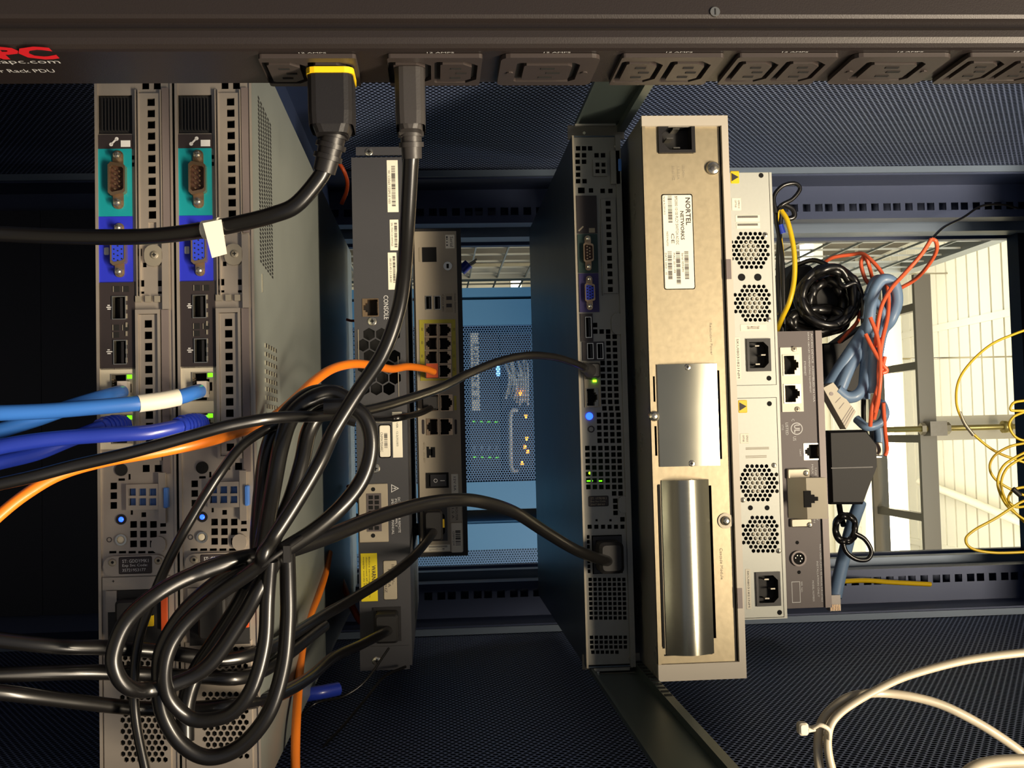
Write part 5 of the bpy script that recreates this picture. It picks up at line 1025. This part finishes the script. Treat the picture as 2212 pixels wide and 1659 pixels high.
m = MB('blued'); m.tube([P(650, 1502, .90), P(690, 1496, .90), P(730, 1488, .91)], .0055, 10, 0, 4); link('boot', m, pb)
# blue clip hanging by the router
bl = thing('lever_clip', 'blue plastic clip with silver prongs beside the small router', 'clip', P(1005, 578, 1.42))
m = MB('blued'); m.tube([P(996, 585, 1.40), P(1012, 570, 1.40)], .0065, 8, 0, 2); link('body', m, bl)
m = MB('chrome'); m.tube([P(1012, 572, 1.40), P(1030, 560, 1.40)], .0014, 8, 0, 2); m.tube([P(1010, 577, 1.40), P(1028, 566, 1.40)], .0014, 8, 0, 2); link('prongs', m, bl)
# ================================================================== THINGS HEAPED ON TOP OF THE TAUPE BOX
def brick(name, label, cat, poly, y0, y1, mm, bev=.004, group=None):
    t = thing(name, label, cat, P(sum(p[0] for p in poly) / len(poly), sum(p[1] for p in poly) / len(poly), (y0 + y1) / 2), group)
    pts = [P(p[0], p[1], y0) for p in poly]; c = sum(pts, Vector()) / len(pts); n = len(pts)
    big = [(p.x, p.z) for p in pts]; sm = [(c.x + (p.x - c.x) * .93, c.z + (p.z - c.z) * .93) for p in pts]
    vs = [(p[0], y0, p[1]) for p in sm] + [(p[0], y0 + bev, p[1]) for p in big] + [(p[0], y1 - bev, p[1]) for p in big] + [(p[0], y1, p[1]) for p in sm]
    m = MB(mm); m.add(vs, [list(range(n)), list(range(4 * n - 1, 3 * n - 1, -1))] + [(k * n + i, k * n + (i + 1) % n, (k + 1) * n + (i + 1) % n, (k + 1) * n + i) for k in range(3) for i in range(n)]); link('case', m, t); return t
b1 = brick('power_adapter', 'large black wedge-shaped power adapter on the taupe box, lower of the black lumps', 'power adapter', [(1790, 930), (1872, 928), (1896, 958), (1897, 1008), (1876, 1062), (1866, 1090), (1796, 1090)], 1.15, 1.22, 'plastic_d')
m = MB('plastic'); 
pp_ = P(1840, 1010, 1.15); m.box(pp_.x - .0006, pp_.x + .0006, 1.1490, 1.151, pp_.z - .022, pp_.z + .022); link('seam', m, b1)
b2 = brick('power_adapter', 'big black power adapter behind the yellow cables, under the coiled black lead', 'power adapter', [(1700, 600), (1722, 566), (1752, 572), (1790, 608), (1838, 615), (1848, 650), (1838, 668), (1815, 720), (1740, 735), (1700, 715)], 1.19, 1.26, 'plastic_d')
b3 = brick('power_adapter', 'black power adapter between the taupe box and the slate blue cable bundle', 'power adapter', [(1776, 742), (1818, 738), (1872, 700), (1880, 760), (1868, 840), (1845, 850), (1800, 840), (1776, 830)], 1.21, 1.27, 'plastic_d')
b4 = thing('media_converter', 'small pale grey converter tilted across the black power adapters', 'adapter', P(1815, 875, 1.13))
q0 = [P(x, y, 1.125) for x, y in ((1778, 838), (1800, 826), (1849, 889), (1828, 927))]; q1 = [p + Vector((0, .018, 0)) for p in q0]
m = MB('beige_l'); m.add(q0 + q1, [(0, 1, 2, 3), (7, 6, 5, 4), (0, 4, 5, 1), (1, 5, 6, 2), (2, 6, 7, 3), (3, 7, 4, 0)]); link('case', m, b4)
m = MB('brown_e')
for k in range(3):
    u = .80 + .06 * k; a = q0[0].lerp(q0[3], u); b = q0[1].lerp(q0[2], u); d = (q0[3] - q0[0]).normalized() * .0007; o = Vector((0, -.0004, 0)); m.add([a + o, b + o, b + d + o, a + d + o], [(0, 1, 2, 3)])
c_ = (q0[0] * .75 + q0[2] * .25); m.cyl((c_.x, c_.y - .0005, c_.z), .002, .0004, 'Y', 10)
for k in range(2):
    a = q0[0].lerp(q0[3], .42 + .16 * k).lerp(q0[1].lerp(q0[2], .42 + .16 * k), .25); b = q0[0].lerp(q0[3], .42 + .16 * k).lerp(q0[1].lerp(q0[2], .42 + .16 * k), .75); d = (q0[3] - q0[0]).normalized() * .0006; o = Vector((0, -.0004, 0)); m.add([a + o, b + o, b + d + o, a + d + o], [(0, 1, 2, 3)])
link('case_print', m, b4)
# coils of thin black lead
def coil(label, cx, cy, Y, rx, ry, turns, r, mm='rubber', seed=1, name='power_lead'):
    rn = random.Random(seed); pts = []
    for k in range(turns * 10):
        a = 2 * PI * k / 10; j = 1 + rn.uniform(-.12, .12); pts.append(P(cx + rx * j * math.cos(a), cy + ry * j * math.sin(a), Y + rn.uniform(-.012, .012)))
    m = MB(mm); m.tube(pts, r, 8, 0, 4); return link(name, m, None, label, cat='cable')
coil('coiled black lead bunched around the big adapter', 1790, 640, 1.17, 62, 58, 8, .0042, seed=2)
coil('inner turns of the coiled black lead, filling the bunch by the big adapter', 1786, 652, 1.185, 34, 46, 7, .0048, seed=5)
coil('thick lower turns of the coiled black lead', 1768, 692, 1.18, 58, 26, 6, .0046, seed=8)
coil('small tight black coil below the wedge-shaped adapter', 1826, 1142, 1.14, 22, 28, 7, .0028, seed=4)
cord('black lead loop hanging from the small tight coil', [(1846, 1152, 1.13), (1868, 1165, 1.13), (1882, 1190, 1.13), (1874, 1208, 1.13), (1850, 1208, 1.13), (1828, 1192, 1.13), (1820, 1168, 1.13)], .0024, n=10, name='power_lead')
cord('black lead stub between the wedge-shaped adapter and the small tight coil', [(1812, 1085, 1.17), (1816, 1110, 1.16), (1822, 1135, 1.15)], .0030, n=10, name='power_lead')
cord('black lead arching over the big adapter towards the slate blue bundle', [(1722, 572, 1.19), (1755, 562, 1.18), (1785, 572, 1.17), (1805, 590, 1.17), (1820, 618, 1.16), (1848, 612, 1.16), (1862, 640, 1.16), (1865, 700, 1.16), (1872, 780, 1.17), (1866, 850, 1.17), (1868, 930, 1.18), (1890, 965, 1.18)], .0026, n=10, name='power_lead')
cord('thin black loop standing up beside the pale enclosure top corner', [(1676, 460, 1.16), (1672, 425, 1.16), (1690, 402, 1.16), (1716, 396, 1.16), (1728, 408, 1.16), (1712, 430, 1.16), (1686, 445, 1.16), (1676, 470, 1.17), (1690, 560, 1.17), (1694, 700, 1.17)], .0022, n=10, name='power_lead')
cord('black lead ring above the yellow cables', [(1690, 440, 1.18), (1712, 452, 1.18), (1715, 468, 1.18), (1700, 472, 1.18), (1688, 460, 1.18), (1684, 500, 1.18), (1682, 600, 1.18), (1690, 720, 1.18)], .0030, n=10, name='power_lead')
cord('yellow cable bowing in front of the big black adapter', [(1688, 455, 1.16), (1702, 480, 1.155), (1715, 540, 1.15), (1716, 600, 1.15), (1706, 650, 1.15), (1690, 686, 1.16), (1676, 720, 1.17)], .0026, 'ycable', n=10, name='network_cable')
cord('yellow cable hugging the edge of the pale enclosure', [(1680, 450, 1.18), (1684, 500, 1.18), (1690, 560, 1.18), (1690, 620, 1.18), (1684, 680, 1.19)], .0022, 'ycable', n=10, name='network_cable')
m = MB('blued'); m.tube([P(1684, 486, 1.175), P(1690, 505, 1.175)], .004, 8, 0, 2); link('cable_plug', m, None, 'small royal blue plug tucked beside the yellow cables', cat='plug')
GB = 'slate blue cables in the hanging bundle'
for i, (pts, r, lab) in enumerate([
    ([(1885, 850, 1.15), (1878, 780, 1.15), (1878, 700, 1.14), (1885, 640, 1.14), (1905, 605, 1.14), (1930, 612, 1.14), (1938, 650, 1.14), (1925, 690, 1.14), (1905, 720, 1.15), (1890, 800, 1.15)], .0060, 'slate blue cable making the tall top loop of the bundle'),
    ([(1868, 690, 1.16), (1876, 640, 1.16), (1892, 605, 1.16), (1912, 612, 1.16), (1916, 660, 1.16), (1898, 720, 1.16)], .0050, 'slate blue cable inside the tall top loop'),
    ([(1868, 640, 1.15), (1895, 655, 1.145), (1910, 690, 1.145), (1895, 740, 1.15)], .0040, 'slate blue cable wrapped round the neck of the bundle'),
    ([(1792, 835, 1.15), (1820, 790, 1.145), (1850, 745, 1.145), (1880, 700, 1.15)], .0075, 'slate blue cable spreading left from the bundle'),
    ([(1812, 850, 1.14), (1832, 800, 1.14), (1862, 750, 1.145), (1885, 710, 1.15)], .0065, 'slate blue cable between the left one and the middle of the bundle'),
    ([(1808, 842, 1.13), (1830, 858, 1.13), (1856, 850, 1.13), (1872, 815, 1.135), (1880, 740, 1.14)], .0060, 'slate blue cable bending in a U at the bottom left of the bundle'),
    ([(1876, 730, 1.14), (1872, 780, 1.14), (1868, 830, 1.14), (1866, 862, 1.14)], .0065, 'slate blue cable hanging straight down the bundle middle'),
    ([(1890, 730, 1.13), (1890, 790, 1.13), (1886, 850, 1.13)], .0065, 'slate blue cable hanging straight down the bundle right side'),
    ([(1850, 905, 1.15), (1872, 922, 1.14), (1900, 915, 1.14), (1912, 893, 1.14), (1905, 872, 1.15), (1898, 880, 1.16)], .0045, 'slate blue cable curling round below the bundle'),
    ([(1898, 925, 1.17), (1900, 950, 1.17), (1896, 985, 1.17)], .0055, 'slate blue cable stub between the curl and the silver plug'),
    ([(1858, 1085, 1.20), (1842, 1130, 1.19), (1826, 1190, 1.17), (1812, 1250, 1.16), (1804, 1290, 1.155)], .0070, 'slate blue cable dropping from the wedge-shaped adapter to the clear plug'),
    ]): cord(lab, pts, r, 'bluegrey', n=10, name='network_cable', group=GB)
cp = thing('modular_plug', 'clear plug at the end of the dropping slate blue cable', 'plug', P(1800, 1305, 1.15))
m = MB('clear'); fbox(m, 1.15, 1788, 1284, 1812, 1318, -.006, .006); link('body', m, cp)
m = MB('brass'); 
for k in range(6): fbox(m, 1.15, 1790 + 3.6 * k, 1304, 1791.6 + 3.6 * k, 1317, -.0066, -.006)
link('contacts', m, cp)
cp2 = thing('modular_plug', 'grey and silver plugs beside the wedge-shaped adapter', 'plug', P(1900, 965, 1.16))
m = MB('galv', 'clear'); frb(m, 1.16, 1886, 955, 1908, 985, 0, .012, 3, 0); fbox(m, 1.16, 1896, 930, 1914, 990, .012, .022, 1); link('body', m, cp2)
GR = 'red-orange cables in the hanging bundle'
for (pts, lab) in [
    ([(1776, 570, 1.2), (1800, 556, 1.19), (1840, 550, 1.18), (1862, 548, 1.17), (1880, 560, 1.16), (1905, 590, 1.15), (1918, 630, 1.14), (1918, 680, 1.13), (1905, 740, 1.12), (1898, 800, 1.12), (1898, 860, 1.12), (1888, 905, 1.13)], 'red-orange cable arching from the big adapter over the slate blue loop'),
    ([(1866, 552, 1.17), (1860, 570, 1.17), (1868, 600, 1.17), (1882, 625, 1.17), (1890, 680, 1.17)], 'red-orange cable dropping from the arch, left one'),
    ([(1866, 549, 1.17), (1876, 570, 1.17), (1884, 600, 1.18), (1892, 640, 1.18)], 'red-orange cable dropping from the arch, right one'),
    ([(2012, 516, 1.14), (1990, 550, 1.14), (1955, 590, 1.14), (1926, 622, 1.13), (1905, 660, 1.12), (1895, 710, 1.12), (1890, 750, 1.12)], 'bright red-orange cable rising to the far peak by the cage'),
    ([(2012, 516, 1.14), (2022, 522, 1.14), (2022, 545, 1.15), (2000, 580, 1.17), (1975, 605, 1.19), (1946, 622, 1.2)], 'red-orange cable returning behind from the far peak'),
    ([(1880, 686, 1.12), (1896, 730, 1.115), (1902, 780, 1.11), (1900, 840, 1.11), (1890, 890, 1.12)], 'red-orange cable straight down the bundle'),
    ([(1870, 722, 1.12), (1885, 752, 1.115), (1904, 784, 1.11), (1916, 800, 1.11), (1906, 806, 1.11)], 'red-orange cable crossing the bundle to a small hook'),
    ([(1912, 770, 1.12), (1898, 830, 1.12), (1884, 880, 1.12), (1880, 920, 1.13)], 'red-orange cable leaning left at the bundle bottom'),
    ([(1908, 870, 1.13), (1912, 930, 1.14), (1916, 970, 1.15), (1912, 985, 1.15)], 'red-orange cable ending by the silver plug'),
    ([(1812, 740, 1.18), (1835, 715, 1.17), (1852, 695, 1.17), (1858, 670, 1.18)], 'short dark red-orange cable over the black adapters')]:
    cord(lab, pts, .0021, 'redc', n=8, name='network_cable', group=GR)
cord('thin black wire from the far red-orange peak to the top of the cabinet', [(2014, 514, 1.15), (2040, 490, 1.2), (2080, 470, 1.3), (2120, 445, 1.35), (2165, 442, 1.38), (2200, 450, 1.39)], .0014, n=8, name='wire')
cord('yellow cable lying along the lower front post', [(1815, 1256, 1.36), (1870, 1254, 1.37), (1930, 1258, 1.38), (2010, 1262, 1.39)], .0030, 'ycable', n=8, name='network_cable')
# ================================================================== YELLOW FIBRES AND WHITE CABLES AT THE RIGHT
fb = thing('fibre_cable', 'thin yellow fibre curving down in front of the bright roof deck', 'cable', P(2070, 830, 1.1))
m = MB('ycable'); m.tube([P(*p) for p in [(2230, 708, 1.1), (2190, 722, 1.1), (2140, 745, 1.1), (2095, 785, 1.1), (2070, 825, 1.1), (2066, 870, 1.1), (2078, 905, 1.1), (2100, 935, 1.1), (2150, 975, 1.1), (2215, 1000, 1.1)]], .0013, 8); link('fibre', m, fb)
m = MB('galv'); m.tube([P(2073, 890, 1.1), P(2084, 915, 1.1), P(2103, 940, 1.1)], .0018, 8); link('splice_sleeve', m, fb, 'grey splice sleeve')
GY = 'yellow fibres looped at the right edge'
for lab, pts in (('yellow fibre, upper small ring at the right edge', [(2215, 865, 1.08), (2190, 870, 1.08), (2184, 886, 1.08), (2215, 888, 1.08), (2190, 900, 1.08), (2180, 920, 1.08), (2195, 945, 1.08), (2225, 955, 1.08)]),
    ('yellow fibre, broad open loop crossing the others', [(2225, 955, 1.09), (2180, 965, 1.09), (2148, 985, 1.09), (2138, 1010, 1.09), (2150, 1035, 1.09), (2185, 1058, 1.09), (2225, 1075, 1.09)]),
    ('yellow fibre, inner loop sweeping down to the edge', [(2225, 972, 1.07), (2190, 990, 1.07), (2165, 1010, 1.07), (2155, 1045, 1.07), (2170, 1085, 1.07), (2195, 1110, 1.07), (2225, 1130, 1.07)]),
    ('yellow fibre, second inner loop beside the sweeping one', [(2225, 982, 1.075), (2196, 996, 1.075), (2172, 1016, 1.075), (2163, 1050, 1.075), (2180, 1092, 1.075), (2225, 1140, 1.075)]),
    ('yellow fibre, lowest loop reaching farthest left', [(2230, 1080, 1.05), (2205, 1085, 1.05), (2150, 1120, 1.05), (2105, 1145, 1.05), (2086, 1165, 1.05), (2100, 1185, 1.05), (2150, 1194, 1.05), (2230, 1192, 1.05)]),
    ('yellow fibre, small hooked loop inside the lowest one', [(2225, 1050, 1.06), (2190, 1058, 1.06), (2178, 1080, 1.06), (2195, 1095, 1.06), (2225, 1092, 1.06)])):
    cord(lab, pts, .0013, 'ycable', n=8, name='fibre_cable', group=GY)
cord('short dark connector on the yellow fibres at the right edge', [(2188, 1056, 1.05), (2204, 1070, 1.05)], .0025, 'plastic_d', n=8, name='fibre_connector', cat='plug')
wc = thing('white_cable', 'near grey-white cable arching up to the right edge at the bottom right', 'cable', P(1785, 1580, .56))
m = MB('wcable'); m.tube([P(*p) for p in [(2230, 1408, .56), (2140, 1418, .56), (2060, 1432, .56), (1960, 1460, .56), (1900, 1487, .56), (1850, 1515, .56), (1815, 1540, .56), (1795, 1565, .56), (1788, 1600, .56), (1792, 1640, .56), (1806, 1690, .56)]], .0021, 12); link('cord', m, wc)
wd_ = thing('white_cable', 'second grey-white cable, tied to the arching one and bending down right', 'cable', P(1775, 1590, .565))
m = MB('wcable'); m.tube([P(*p) for p in [(2230, 1645, .57), (2190, 1612, .57), (2120, 1566, .57), (2040, 1525, .57), (1970, 1505, .57), (1900, 1497, .57), (1840, 1504, .565), (1800, 1528, .565), (1776, 1558, .565), (1768, 1590, .565), (1768, 1640, .565), (1778, 1700, .565)]], .0023, 12); link('cord', m, wd_)
tz = thing('cable_tie', 'pale nylon tie binding the two grey-white cables', 'tie', P(1770, 1575, .56))
m = MB('beige_l'); m.tube([P(1758, 1572, .556), P(1772, 1566, .554), P(1790, 1576, .554), P(1792, 1592, .556), P(1788, 1598, .566), P(1768, 1590, .572), P(1758, 1576, .566), P(1758, 1572, .556)], .0011, 8, 0, 4); link('band', m, tz)
m = MB('beige_l'); frb(m, .556, 1727, 1563, 1748, 1590, 0, .005, 6); m.tube([P(1745, 1576, .558), P(1760, 1573, .558)], .0016, 8, 0, 2); link('head', m, tz)
cord('loosely coiled grey-white cable entering at the bottom right corner', [(2060, 1700, .54), (2100, 1660, .54), (2150, 1646, .54), (2230, 1642, .54)], .0030, 'wcable', name='white_cable')
cord('second strand beside the coiled grey-white cable in the bottom right corner', [(2090, 1700, .55), (2130, 1668, .55), (2230, 1660, .55)], .0028, 'wcable', name='white_cable')
# tidy: labels on groups of identical copies stay distinct; shade everything as built
for me in bpy.data.meshes: me.validate()
